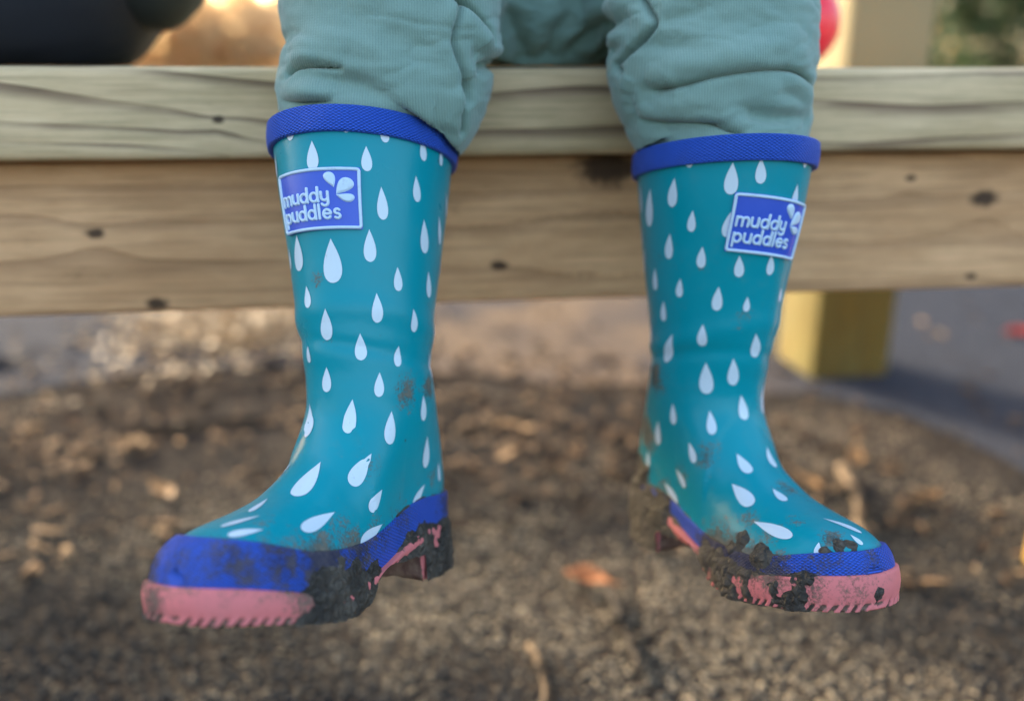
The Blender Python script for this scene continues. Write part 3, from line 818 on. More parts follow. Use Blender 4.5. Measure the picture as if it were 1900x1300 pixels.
    for t in (0.0, .06, .2, .4, .6, .74, .80, .84, .88, .92, .96, 1.0):
        P = edge * (1 - t) + foot * t; P = P.copy()
        P[:, 2] = edge[:, 2] * (1 - t) + fl * t
        P += nrm * (.0008 * math.sin(math.pi * min(1, t * 1.3)))
        P += nrm * (.0006 * fbm(np.stack([P[:, 0] * 160, P[:, 1] * 160, P[:, 2] * 160], -1), 2))[:, None]
        if t > .76:      # slanted notches cut into the tread edge
            ph = (Ls / .0043 + (t - .76) * 2.2 + .05 * np.sin(Ls * 300)) % 1
            cut = sm(.46, .56, ph) * sm(1.0, .90, ph) * sm(.76, .86, t)
            P -= nrm * (.0012 * cut)[:, None]; P[:, 2] += .0004 * cut * sm(.9, 1., t)
        rowsS.append(P); cuts.append(.75 * cut if t > .76 else np.zeros(NS))
    last = rowsS[-1]
    for t in (.06, .2, .45, .7, .9, 1.0):
        P = last - nrm * .0 ; P = P.copy(); P[:, 1] *= (1 - t); P[:, 0] = last[:, 0] * (1 - .04 * t)
        P[:, 2] = sole_floor(P[:, 0]) - .0003 + .0010 * (np.sin(P[:, 0] * 2 * np.pi / .009) > 0) * (t < .99) 
        rowsS.append(P)
    Vs = np.concatenate(rowsS)
    sole = mesh_obj("sole", Vs, grid_faces(len(rowsS), NS, flip=True), M['pink'], root, attrs={"dirt": np.clip(dirt_at(to_w(Vs)) + blobs.get('sole', 0.) + .8 * (np.arange(len(Vs)) >= 14 * NS) + np.concatenate(cuts + [np.zeros(len(Vs) - NS * len(cuts))]), 0, 1.2)})

    # ---- caked mud: a rough crust over the lower boot, thick where it was trodden on, sunk below the rubber elsewhere
    tt = np.linspace(0, 1, 64); NM = 620
    Um = ring_u(NM)
    zb = bandz(Um, False); zt2 = bandz(Um, True)
    e2 = bSo(Um, zb, .0030, LN); f2 = bSo(Um, .015 + 0 * Um, .0030, LN); fl2 = sole_floor(f2[:, 0])
    nm = bSo(Um, zb, .001, LN) - bSo(Um, zb, 0., LN); nm /= np.linalg.norm(nm, axis=1, keepdims=True)
    rowsM = []; nr = []
    for t in tt:
        if t < .5:
            k = t / .5; P = f2 * (1 - k) + e2 * k; P = P.copy(); P[:, 2] = fl2 * (1 - k) + e2[:, 2] * k - .0006 * (1 - k)
            nn = nm
        else:
            k = (t - .5) / .5; z = zb + (zt2 + .016 - zb) * k
            P = bSo(Um, z, .0018 * sm(.0010, .0, z - zt2) + .0012 * sm(.1, .0, k), LN); nn = bSo(Um, z, .001, LN) - bSo(Um, z, 0., LN); nn = nn / (np.linalg.norm(nn, axis=1, keepdims=True) + 1e-12)
        rowsM.append(P); nr.append(nn)
    Vm = np.concatenate(rowsM); Nm = np.concatenate(nr); Wm = to_w(Vm)
    both = BVHTree.FromPolygons([tuple(v) for v in np.concatenate([Wv, to_w(Vs)])],
                                [tuple(map(int, q)) for q in outerF] + [tuple(int(i) + len(Wv) for i in q) for q in grid_faces(len(rowsS), NS, flip=True)])
    def make_mud(name, group):
        th = np.full(len(Vm), -.6)
        for px, py, r, a, dz in group:
            d = Vector(ray(px, py)).normalized(); h = both.ray_cast(Vector(CAM), d)
            if h[0] is None: continue
            th = np.maximum(th, a * np.exp(-((Wm - np.array(h[0])) ** 2).sum(1) / (r * r)) - .40)
        big = fbm(Vm * 130 + seed * 5, 4); fin = fbm(Vm * 380 + seed, 4) + .5 * (.22 - np.abs(fbm(Vm * 260 + 5 * seed, 3)))
        h = np.clip(th, -.6, .55) * .0040 + big * .0042 + fin * .0024 * sm(-.25, .2, th)
        h = np.where(h > 0, h * .80, h) - .0001
        h = np.where(th < -.34, -.004, h)
        Q = Vm + Nm * h[:, None]
        Q = Q + (fbm(Vm * 300 + 9, 3) * .0022)[:, None] * np.array([.3, .3, 1]) * (h > 0)[:, None]
        Fm = grid_faces(64, NM); ok = (h > -.0012)[Fm].any(1)
        used = np.unique(Fm[ok]); mp = -np.ones(len(Q), int); mp[used] = np.arange(len(used))
        if len(used) > 10: mesh_obj(name, Q[used], mp[Fm[ok]], M['mud'], root)
    for gname, grp in blobs['mud']: make_mud(gname, grp)

    # ---- badge, wrapped on the front of the shaft
    h = cast(*badge_px)
    Pl = to_l(h[0])
    uu = np.linspace(-np.pi, np.pi, 721); zz_ = np.linspace(.15, .22, 141)
    GG = bS(uu[None], zz_[:, None] + 0 * uu[None], LN)
    i = np.unravel_index(((GG - Pl) ** 2).sum(-1).argmin(), GG.shape[:2]); u0, z0 = uu[i[1]], zz_[i[0]]
    ct, st = math.cos(badge_tilt), math.sin(badge_tilt)
    ud = np.linspace(u0 - 1.6, u0 + 1.6, 801); line = bS(ud, z0 + 0 * ud, LN); sl = np.concatenate([[0], np.cumsum(np.linalg.norm(np.diff(line, axis=0), axis=1))]); sl -= sl[400]
    def on(a, b, off):
        a = np.asarray(a, float); b = np.asarray(b, float)
        aa = a * ct - b * st; bb = a * st + b * ct
        return bSo(np.interp(aa, sl, ud), z0 + bb / BK['h'], off, LN)
    BWd, BHt = .0385, .0255
    def plate(w, hgt, t0, t1, rr, nu=60, nv=36):
        """solid rounded plate: top sheet plus side wall"""
        a = np.linspace(-w / 2, w / 2, nu); b = np.linspace(-hgt / 2, hgt / 2, nv)
        Aa, Bb = np.meshgrid(a, b); Aa = Aa.copy(); Bb = Bb.copy()
        # pull the corners in
        cx = np.maximum(np.abs(Aa) - (w / 2 - rr), 0); cy = np.maximum(np.abs(Bb) - (hgt / 2 - rr), 0); d = np.hypot(cx, cy)
        k = np.where(d > rr, rr / np.maximum(d, 1e-9), 1)
        Aa = np.sign(Aa) * np.where(cx > 0, (w / 2 - rr) + cx * k, np.abs(Aa)); Bb = np.sign(Bb) * np.where(cy > 0, (hgt / 2 - rr) + cy * k, np.abs(Bb))
        T = on(Aa, Bb, t1).reshape(-1, 3); Fq = grid_faces(nv, nu, wrap=False).tolist()
        ring = [j for j in range(nu)] + [nu * r_ + nu - 1 for r_ in range(1, nv)] + [nu * (nv - 1) + j for j in range(nu - 2, -1, -1)] + [nu * r_ for r_ in range(nv - 2, 0, -1)]
        low = on(Aa.ravel()[ring], Bb.ravel()[ring], t0); nT = len(T)
        Vp = np.concatenate([T, low]); m = len(ring)
        for j in range(m): Fq.append([ring[j], nT + j, nT + (j + 1) % m, ring[(j + 1) % m]])
        return Vp, Fq
    Vp, Fp = plate(BWd, BHt, -.0006, .0011, .0008)
    badge = mesh_obj("badge", Vp, Fp, M['badge'], root)
    md = badge.modifiers.new("edge", 'EDGE_SPLIT'); md.split_angle = .7
    # raised pale frame
    def strip(path, wd, t1, closed=False, n=9, t0=.0009):
        path = np.asarray(path, float)
        if closed:
            T = np.roll(path, -1, 0) - np.roll(path, 1, 0)
        else:
            T = np.gradient(path, axis=0)
        T /= np.linalg.norm(T, axis=1, keepdims=True) + 1e-12; Nn = np.stack([-T[:, 1], T[:, 0]], -1)
        Vv = []
        for p, nn in zip(path, Nn):
            for k in range(n):
                a = math.pi * k / (n - 1)
                q = p + nn * wd / 2 * math.cos(a); Vv.append((q[0], q[1], t0 + (t1 - t0) * math.sin(a) ** .6))
        Vv = np.array(Vv); W3 = on(Vv[:, 0], Vv[:, 1], Vv[:, 2])
        m = len(path)
        Fq = []
        for r_ in range(m if closed else m - 1):
            r2 = (r_ + 1) % m
            for k in range(n - 1): Fq.append([r_ * n + k, r2 * n + k, r2 * n + k + 1, r_ * n + k + 1][::-1])
        return W3, Fq
    w, hgt, rr = BWd - .0016, BHt - .0016, .0010
    fp = []
    for cx, cy, a0 in ((w / 2 - rr, hgt / 2 - rr, 0), (-w / 2 + rr, hgt / 2 - rr, 90), (-w / 2 + rr, -hgt / 2 + rr, 180), (w / 2 - rr, -hgt / 2 + rr, 270)):
        for k in range(6): fp.append((cx + rr * math.cos(math.radians(a0 + 18 * k)), cy + rr * math.sin(math.radians(a0 + 18 * k))))
    full = []
    for k in range(len(fp)):
        a, b = np.array(fp[k]), np.array(fp[(k + 1) % len(fp)]); m = max(1, int(np.linalg.norm(b - a) / .0012))
        full += [a + (b - a) * t / m for t in range(m)]
    W3, Fq = strip(full, .0014, .0019, True); mesh_obj("frame", W3, Fq, M['pale'], badge)
    # raised letters, one mesh per letter
    xh = .00375; sw = .00125
    for text, ox, oy in (("muddy", -.0164, -.0012), ("puddles", -.0164, -.0082)):
        cur = ox
        for ch in text:
            adv, strokes = GLY[ch]; mb = MB()
            for stn in strokes:
                pts = np.array([(cur + p[0] * xh, oy + p[1] * xh) for p in stn])
                # resample
                sl_ = np.concatenate([[0], np.cumsum(np.linalg.norm(np.diff(pts, axis=0), axis=1))]); m = max(6, int(sl_[-1] / .0003))
                q = np.linspace(0, sl_[-1], m); pts = np.stack([np.interp(q, sl_, pts[:, 0]), np.interp(q, sl_, pts[:, 1])], -1)
                W3, Fq = strip(pts, sw, .0019); mb.add(W3, Fq)
                for e in (pts[0], pts[-1]):                    # rounded stroke ends
                    R3 = []
                    for rr_ in range(5):
                        th = math.pi / 2 * rr_ / 4
                        for k in range(12):
                            a = 2 * math.pi * k / 12
                            R3.append((e[0] + sw / 2 * math.cos(th) * math.cos(a), e[1] + sw / 2 * math.cos(th) * math.sin(a), .0009 + .0010 * math.sin(th) ** .6))
                    R3 = np.array(R3); mb.add(on(R3[:, 0], R3[:, 1], R3[:, 2]), grid_faces(5, 12).tolist())
            mb.build("letter_" + ch, M['pale'], badge)
            cur += (adv + .24) * xh
    # three splash drops
    def splash(cx, cy, L, wd, ang, bend):
        ca, sa = math.cos(math.radians(ang)), math.sin(math.radians(ang)); V2 = []; nr_ = 7; nk = 36
        for r_ in range(nr_):
            f_ = 1 - r_ / (nr_ - 1)
            for k in range(nk):
                t = 2 * math.pi * k / nk
                b = math.cos(t) * L / 2 * (f_ if r_ < nr_ - 1 else .001); a = math.sin(t) * math.sin(t / 2) ** 1.1 * wd / 2 * 1.25 * (f_ if r_ < nr_ - 1 else .001)
                a += bend * ((b / L) ** 2) * L
                V2.append((cx + a * ca - b * sa, cy + a * sa + b * ca, .0009 + .0010 * min(1, r_ / 2) ** .5 if r_ else .0009))
        V2 = np.array(V2)
        mesh_obj("splash", on(V2[:, 0], V2[:, 1], V2[:, 2]), grid_faces(nr_, nk, flip=True), M['pale'], badge)
    splash(.0075, .0076, .0072, .0048, 205, .25)
    splash(.0122, .0048, .0092, .0062, 132, -.25)
    splash(.0127, .0002, .0078, .0040, 80, .30)

    # ---- printed raindrops
    drop_t = np.linspace(0, 2 * np.pi, 28, endpoint=False)
    lv = to_l(Wv)
    lb = BVHTree.FromPolygons([tuple(v) for v in V], [tuple(map(int, q)) for q in outerF])
    def put(P, N, T, L, wd):
        """P, N, T in boot space: centre, normal, direction of the tip"""
        T = T - N * (T @ N); T /= np.linalg.norm(T) + 1e-12; Sd = np.cross(N, T)
        Vd = []
        for f_ in (1., .7, .4, .0):
            for t in drop_t:
                b = math.cos(t) * L / 2 * f_; a = math.sin(t) * abs(math.sin(t / 2)) ** 1.25 * wd / 2 * 1.28 * f_
                q = Vector(P + T * b + Sd * a)
                hp, hn, _, _ = lb.find_nearest(q)
                Vd.append(np.array(hp) + np.array(hn) * .00022)
            if f_ == 1.:
                edge_ = list(Vd)
        Fd = grid_faces(4, len(drop_t), flip=True)
        mesh_obj("raindrop", Vd, Fd, M['drop'], shaft)
    placed = []
    Ri = Ai[:3, :3]
    for x1, y1, x2, y2, w_ in drops:
        cx, cy = (x1 * .42 + x2 * .58), (y1 * .42 + y2 * .58)
        hc = cast((x1 + x2) / 2, (y1 + y2) / 2)
        if hc is None:
            for dx in (3, -3, 6, -6, 9, -9, 12, -12):
                hc = cast((x1 + x2) / 2 + dx, (y1 + y2) / 2)
                if hc: break
        if hc is None: continue
        Pw, Nw = hc
        # image-plane segment carried onto the tangent plane of the surface
        def on_plane(px, py):
            d = ray(px, py); den = d @ Nw
            if abs(den) < .12 * np.linalg.norm(d): den = math.copysign(.12 * np.linalg.norm(d), den)
            return CAM + d * (((Pw - CAM) @ Nw) / den)
        ox = Pw; a, b = on_plane(x1, y1), on_plane(x2, y2)
        L = float(np.clip(np.linalg.norm(a - b), .0065, .022))
        dist = np.linalg.norm(Pw - CAM); cosv = abs(Nw @ ((CAM - Pw) / dist))
        slant = abs(x2 - x1) > .35 * math.hypot(x2 - x1, y2 - y1)
        wd = float(np.clip(w_ * dist / FPX / (max(cosv, .8) if slant else max(cosv, .45)), .22 * L, .46 * L))
        put(to_l(Pw), Ri @ Nw, Ri @ ((a - b) / (np.linalg.norm(a - b) + 1e-12)), L, wd)
        placed.append(Pw)
    # the print goes on round the back
    rs = np.random.RandomState(seed + 40); tries = 0; nb = 0
    while nb < 26 and tries < 900:
        tries += 1
        r_ = rs.randint(int(len(zs) * .30), len(zs) - 6); c_ = rs.randint(NU); P = G[r_, c_]
        Nl = bSo(U[c_], zs[r_], .001, LN) - bS(U[c_], zs[r_], LN); Nl = Nl / np.linalg.norm(Nl)
        Pw = to_w(P); Nw = A[:3, :3] @ Nl
        if Nw @ ((CAM - Pw) / np.linalg.norm(CAM - Pw)) > -.22: continue
        if any(np.linalg.norm(Pw - q) < .0165 for q in placed): continue
        if P[2] < .062: continue
        L = .009 + .006 * rs.rand(); put(P, Nl, np.array([0, 0, 1.]), L, .42 * L); placed.append(Pw); nb += 1
    return root, to_w, LN

DL = [(539,215,539,261,15),(640,200,642,246,25),(711,222,715,265,16),(783,255,786,299,16),(817,276,818,308,9),(579,261,581,316,22),(679,271,681,318,20),
      (707,346,711,408,21),(771,326,774,375,19),(827,355,828,402,6),(786,407,788,470,19),(814,400,816,454,9),(685,425,687,486,24),(614,442,619,525,36),
      (551,436,556,503,18),(737,495,739,540,18),(794,503,796,552,10),(819,472,819,523,6),(570,530,572,571,13),(699,543,701,599,22),(768,572,769,616,15),
      (805,590,806,632,6),(604,572,607,631,22),(668,618,670,668,25),(571,641,574,673,10),(607,680,606,727,19),(704,690,703,736,19),(737,640,737,680,14),
      (795,652,796,702,8),(785,733,786,780,12),(577,748,571,811,18),(655,740,645,804,25),(726,762,722,824,22),(792,808,789,867,14),(812,855,815,892,6),
      (547,843,510,904,18),(599,853,545,926,30),(687,842,651,900,28),(713,907,683,948,22),(788,897,766,938,16),(498,925,463,950,9),(484,956,410,976,9),
      (490,981,423,992,18),(621,950,560,984,22),(709,971,668,1010,20),(508,285,512,330,6),(534,460,538,500,6)]
DR = [(1279,268,1279,311,17),(1252,330,1246,384,18),(1360,301,1355,361,26),(1412,293,1411,341,21),(1479,341,1471,390,18),(1207,350,1204,420,14),(1286,390,1282,430,18),
      (1356,393,1347,440,20),(1244,433,1240,480,15),(1304,457,1300,497,17),(1372,474,1371,514,21),(1431,472,1428,510,17),(1216,497,1216,538,13),(1263,516,1260,551,13),
      (1334,531,1329,576,19),(1387,550,1384,578,16),(1449,533,1446,560,8),(1232,558,1231,595,12),(1495,275,1493,311,9),(1197,460,1196,505,6),(1189,340,1191,395,6),
      (1209,598,1209,638,7),(1304,601,1302,643,21),(1243,620,1240,671,14),(1403,619,1401,662,16),(1310,672,1311,730,25),(1361,665,1360,714,19),(1374,732,1381,779,21),
      (1417,710,1416,768,8),(1249,748,1250,787,14),(1317,761,1322,806,18),(1222,780,1221,824,11),(1279,820,1289,858,19),(1203,835,1203,865,10),(1255,869,1272,903,14),
      (1233,894,1258,933,16),(1366,842,1392,878,20),(1420,829,1437,868,14),(1358,897,1396,937,24),(1433,907,1458,930,14),(1393,965,1473,997,20),(1526,960,1600,986,8),
      (1577,991,1600,1010,10),(1519,1008,1516,1028,12),(1191,420,1193,455,5)]
blobs_l = dict(
    film=[(360,1050,.010,.4),(300,1110,.008,.75),(275,1090,.008,.8),(560,1110,.010,.6),(380,1080,.008,.3),(500,1020,.012,.5),(660,1020,.012,.7),(755,728,.010,.62),(795,720,.008,.7),(690,870,.008,.4),(640,1000,.014,.5),(560,990,.010,.34),(700,985,.010,.5),(420,990,.008,.4),(590,520,.005,.45),(800,880,.010,.42),
          (600,1050,.016,.85),(430,1040,.010,.6),(330,1040,.008,.35),(290,1060,.010,.6),(740,960,.012,.4),(820,930,.010,.6),(480,965,.008,.35),(455,1060,.010,.5),(610,628,.004,.4),(520,1040,.012,.62)],
    band=.07, sole=.14,
    mud=[("mud_clump", [(625,1120,.015,1.15,0),(668,1092,.011,1.2,0),(655,1055,.007,.85,0),(585,1140,.009,.95,0),(645,1140,.012,1.2,0),(605,1075,.006,.75,0),(690,1095,.008,1.0,0),(690,1060,.006,.7,0)]),
         ("mud_clump", [(780,1050,.018,1.35,0),(825,1045,.020,1.4,0),(800,1020,.010,.9,0),(745,1062,.010,1.1,0),(832,1005,.010,1.0,0),(760,1078,.012,1.2,0),(824,965,.004,.7,0)]),
         ("mud_clump", [(268,1142,.004,.7,0)])])
blobs_r = dict(
    film=[(1500,1085,.010,.6),(1580,1090,.010,.4),(1440,1060,.010,.7),(1360,1030,.012,.9),(1620,1040,.008,.35),(1420,1000,.010,.45),(1310,848,.008,.6),(1265,880,.008,.5),(1460,905,.007,.6),(1385,965,.008,.5),(1545,1000,.006,.8),(1340,985,.010,.5),(1380,590,.007,.4),(1220,480,.006,.4),(1480,965,.008,.35),
          (1330,1020,.014,.95),(1400,1040,.012,.85),(1440,1040,.010,.5),(1215,700,.010,.8),(1200,800,.012,.9),(1190,880,.012,1.0),(1230,900,.012,.5),(1300,495,.003,.4),(1535,1040,.008,.4)],
    band=.12, sole=.12,
    mud=[("mud_clump", [(1340,1070,.011,1.15,0),(1312,1035,.008,1.0,0),(1380,1085,.009,1.05,0),(1335,1040,.007,.95,0),(1412,1035,.006,1.0,0),(1375,998,.005,1.05,0),(1360,1015,.005,.9,0),(1430,1095,.006,.85,0),(1355,1095,.009,1.15,0),(1400,1075,.006,.8,0)]),
         ("mud_clump", [(1487,1095,.0065,1.0,0),(1470,1112,.006,.95,0),(1500,1082,.004,.8,0)]),
         ("mud_clump", [(1632,1100,.0036,.95,0)]),
         ("mud_clump", [(1560,1011,.0032,.9,0),(1578,1010,.0030,.85,0),(1530,1022,.0022,.85,0)]),
         ("mud_clump", [(1225,1000,.020,1.5,0),(1180,950,.016,1.45,0),(1185,985,.016,1.45,0),(1205,1005,.016,1.4,0),(1192,960,.014,1.3,0),(1185,905,.012,1.25,0),(1190,880,.009,1.1,0),(1260,1018,.009,1.1,0),(1200,870,.005,.8,0)]),
         ("mud_clump", [(1213,700,.006,1.0,0),(1210,735,.005,.9,0)])])
bl, tw_l, LN_l = make_boot((-.0655, .3275, .1980, -2.0452, -.3213, .1673, -.0654, -.0515),
    "teal raindrop rain boot beside the dark coat, toe turned left, badge fully in view", (585, 370), math.radians(1.0), DL, blobs_l, 1, (.0020, .0032))
br_, tw_r, LN_r = make_boot((.1016, .3884, .1764, -1.1401, -.2219, -.1003, .1196, -.0464),
    "teal raindrop rain boot nearer the mossy post, toe turned right, mud on its heel", (1432, 420), math.radians(-6.0), DR, blobs_r, 2, (-.0026, -.0038))
# ------------------------------------------------------------------ child sitting on the bench
n = NT("sage_jersey"); oc = n.coord("Object")
x_, y_, z_ = n.sep(oc)
wb = n.noise(oc, 18, 3)
ribs = n.math('SINE', n.math('ADD', n.math('MULTIPLY', x_, 2 * math.pi / .00115), n.math('MULTIPLY', wb, 14.)))
knit = n.math('SINE', n.math('ADD', n.math('MULTIPLY', z_, 2 * math.pi / .0011), n.math('MULTIPLY', wb, 9.)))
fz = n.noise(oc, 1500, 3, .7); md = n.noise(oc, 60, 4)
c = n.mix(md, (.185, .300, .270), (.228, .350, .312))
c = n.mix(n.math('MULTIPLY', n.smooth(ribs, .2, -.9), .22), c, (.105, .185, .170))
c = n.mix(n.math('MULTIPLY', n.smooth(fz, .55, .8), .35), c, (.33, .42, .37))
c = n.mix(n.math('MULTIPLY', n.attr("seam"), .72), c, (.05, .085, .075))
hgt = n.math('ADD', n.math('MULTIPLY', ribs, .22), n.math('MULTIPLY', knit, .04)); hgt = n.math('ADD', hgt, n.math('MULTIPLY', fz, .8))
M['jersey'] = n.done(c, .92, n.bump(hgt, .5, .0007), .2)
n.b.inputs["Sheen Weight"].default_value = .35; n.b.inputs["Sheen Roughness"].default_value = .4

person = empty("person", (0.01, .62, BTOP))
tag(person, "child in sage green jersey trousers sitting on the bench with legs hanging down", "person")
def station(px, py, y, hw, depth=.92):
    p = at_y(px, py, y); d = (p - CAM) @ np.array([0, math.cos(PITCH), -math.sin(PITCH)])
    r = hw * d / FPX
    return (p, r, r * depth)
def boot_axis(tw, LN, z):
    uu = np.linspace(0, 2 * np.pi, 60, endpoint=False); return tw(bS(uu, z + 0 * uu, LN)).mean(0)
def leg_path(tw, LN, sts, tail):
    st = [(boot_axis(tw, LN, .170), .0300, .0300), (boot_axis(tw, LN, .200), .0345, .0365), (boot_axis(tw, LN, BK['zt'] - .004), .0355, .0395)] + sts + tail
    return st
def catmull(P, m):
    P = np.asarray(P, float); n_ = len(P); t = np.linspace(0, n_ - 1, m); i = np.clip(t.astype(int), 0, n_ - 2); f_ = (t - i)[:, None]
    p0 = P[np.maximum(i - 1, 0)]; p1 = P[i]; p2 = P[i + 1]; p3 = P[np.minimum(i + 2, n_ - 1)]
    return .5 * (2 * p1 + (p2 - p0) * f_ + (2 * p0 - 5 * p1 + 4 * p2 - p3) * f_ ** 2 + (3 * p1 - p0 - 3 * p2 + p3) * f_ ** 3)
def leg_tube(st, nU=72, m=90):
    A_ = np.array([np.concatenate([p, [a, b]]) for p, a, b in st]); Q = catmull(A_, m)
    path = Q[:, :3]; T = np.gradient(path, axis=0); T /= np.linalg.norm(T, axis=1, keepdims=True)
    V = []
    for p, t, ra, rb in zip(path, T, Q[:, 3], Q[:, 4]):
        sx = np.array([1, 0, 0.]); sx = sx - t * (sx @ t); sx /= np.linalg.norm(sx); sy = np.cross(t, sx)
        w = np.linspace(0, 2 * np.pi, nU, endpoint=False)
        V.append(p + np.cos(w)[:, None] * sx * ra + np.sin(w)[:, None] * sy * rb)
    V = np.concatenate(V)
    return V, grid_faces(m, nU).tolist() + [list(range(nU))[::-1], [(m - 1) * nU + k for k in range(nU)]]
yl, yr = .4165, .430
stl = leg_path(tw_l, LN_l, [station(684, 203, yl + .001, 176), station(708, 160, yl + .004, 195), station(724, 112, yl + .008, 198), station(727, 55, yl + .011, 200), station(727, -10, yl + .018, 204)],
               [(np.array([-.0560, yl + .052, .486]), .050, .051), (np.array([-.047, .525, .488]), .053, .054), (np.array([-.030, .60, .492]), .058, .060)])
strr = leg_path(tw_r, LN_r, [station(1344, 243, yr + .001, 158), station(1334, 205, yr + .003, 173), station(1324, 150, yr + .007, 190), station(1321, 95, yr + .011, 195), station(1318, 30, yr + .015, 195)],
               [(np.array([.0985, yr + .030, .474]), .0475, .049), (np.array([.098, yr + .062, .488]), .051, .052), (np.array([.077, .545, .489]), .054, .055), (np.array([.050, .61, .492]), .058, .060)])
mb = MB()
for st in (stl, strr):
    V, Fc = leg_tube(st); mb.add(V, Fc)
V, Fc = lump((0, 0, 0), (.112, .082, .075), 3., .004, p=2.3)
# lump keeps things above its own floor, so build the pelvis directly
u_ = np.linspace(0, 2 * np.pi, 64, endpoint=False); v_ = np.linspace(-1, 1, 40) * np.pi / 2 * .99
Vv, Uu = np.meshgrid(v_, u_, indexing='ij')
V = np.stack([.012 + .112 * np.cos(Uu) * np.cos(Vv), .615 + .085 * np.sin(Uu) * np.cos(Vv), .498 + .080 * np.sign(np.sin(Vv)) * np.abs(np.sin(Vv)) ** .7], -1).reshape(-1, 3)
mb.add(V, grid_faces(40, 64).tolist() + [list(range(64))[::-1], [39 * 64 + k for k in range(64)]])
V = np.stack([.016 + .062 * np.cos(Uu) * np.cos(Vv), .536 + .054 * np.sin(Uu) * np.cos(Vv), .492 + .072 * np.sin(Vv)], -1).reshape(-1, 3)
mb.add(V, grid_faces(40, 64).tolist() + [list(range(64))[::-1], [39 * 64 + k for k in range(64)]])
for cx, cy, rx, ry, rz_ in ((-.036, .492, .042, .048, .056), (-.008, .520, .040, .046, .058), (.072, .508, .044, .048, .056), (.042, .530, .042, .046, .058)):
    V = np.stack([cx + rx * np.cos(Uu) * np.cos(Vv), cy + ry * np.sin(Uu) * np.cos(Vv), .490 + rz_ * np.sin(Vv)], -1).reshape(-1, 3)
    mb.add(V, grid_faces(40, 64).tolist() + [list(range(64))[::-1], [39 * 64 + k for k in range(64)]])
tmp = mb.build("tmp_trousers", None)
rm = tmp.modifiers.new("rm", 'REMESH'); rm.mode = 'VOXEL'; rm.voxel_size = .0010; rm.use_smooth_shade = True
sm_ = tmp.modifiers.new("s", 'SMOOTH'); sm_.iterations = 22; sm_.factor = .5
dg = bpy.context.evaluated_depsgraph_get()
me = bpy.data.meshes.new_from_object(tmp.evaluated_get(dg))
bpy.data.objects.remove(tmp)
V = np.empty(len(me.vertices) * 3); me.vertices.foreach_get("co", V); V = V.reshape(-1, 3)
Nn = np.empty(len(me.vertices) * 3); me.vertex_normals.foreach_get("vector", Nn) if hasattr(me, 'vertex_normals') else me.vertices.foreach_get("normal", Nn); Nn = Nn.reshape(-1, 3)
polys = [tuple(p.vertices) for p in me.polygons]
tb = BVHTree.FromPolygons([tuple(v) for v in V], polys)
def drape(line, step=7.):
    """carry a drawn line onto the cloth"""
    L = np.asarray(line, float); out = []
    s = np.concatenate([[0], np.cumsum(np.linalg.norm(np.diff(L, axis=0), axis=1))])
    idx = np.linspace(0, len(L) - 1, max(4, int(s[-1] / step))); Q = catmull(L, len(idx))
    for px, py in Q:
        h = tb.ray_cast(Vector(CAM), Vector(ray(px, py)).normalized())
        if h[0] is not None: out.append((np.array(h[0]), np.array(h[1])))
    return out
lapv = np.zeros((len(V), 3)); disp = np.zeros(len(V)); seam = np.zeros(len(V))
def crease(line, depth, w, bulge=0., bw=.006, below=0., bbw=.006, flip=False, taper=True, seam_=0., sw=.0009, lap=0.):
    global disp, seam, lapv
    L = drape(line)
    if len(L) < 2: return
    P = np.array([p for p, _ in L]); Nr = np.array([q for _, q in L])
    lo = P.min(0) - .03; hi = P.max(0) + .03; idx = np.where(((V > lo) & (V < hi)).all(1))[0]
    if len(idx) == 0: return
    Q = V[idx]; A0 = P[:-1]; AB = P[1:] - P[:-1]
    best = np.full(len(Q), 1e9); side = np.zeros(len(Q)); tt = np.zeros(len(Q)); nd = np.zeros(len(Q)); sd = np.zeros((len(Q), 3))
    for i in range(len(A0)):
        l2 = (AB[i] ** 2).sum() + 1e-12; t = np.clip(((Q - A0[i]) @ AB[i]) / l2, 0, 1)
        D = Q - (A0[i] + AB[i] * t[:, None]); d = np.linalg.norm(D, axis=1)
        sv = np.cross(Nr[i], AB[i]); sv /= np.linalg.norm(sv) + 1e-12
        b = d < best; best[b] = d[b]; side[b] = (D @ sv)[b]; tt[b] = (i + t[b]) / len(A0); nd[b] = (Nn[idx] @ Nr[i])[b]; sd[b] = sv
    sgn = np.sign(side) * (-1 if flip else 1)
    env = (np.sin(np.pi * np.clip(tt, .0, 1)) ** .85 if taper else np.ones(len(Q))) * sm(-.2, .3, nd)
    wob = .75 + .8 * (fbm(Q * 60, 2) + .25)
    d = -depth * np.exp(-(best / w) ** 2)
    up = np.where(sgn > 0, bulge * (best / bw) * np.exp(.5 - .5 * (best / bw) ** 2), below * (best / bbw) * np.exp(.5 - .5 * (best / bbw) ** 2))
    disp[idx] += (d * 1.35 + up * wob * 1.2) * env
    if lap: lapv[idx] += -(sd * (-1 if flip else 1)) * (lap * env * np.where(sgn > 0, np.exp(-(best / .0055) ** 2) * sm(0, .0008, best), 0))[:, None]
    if seam_: seam[idx] = np.maximum(seam[idx], seam_ * np.exp(-(best / sw) ** 2))
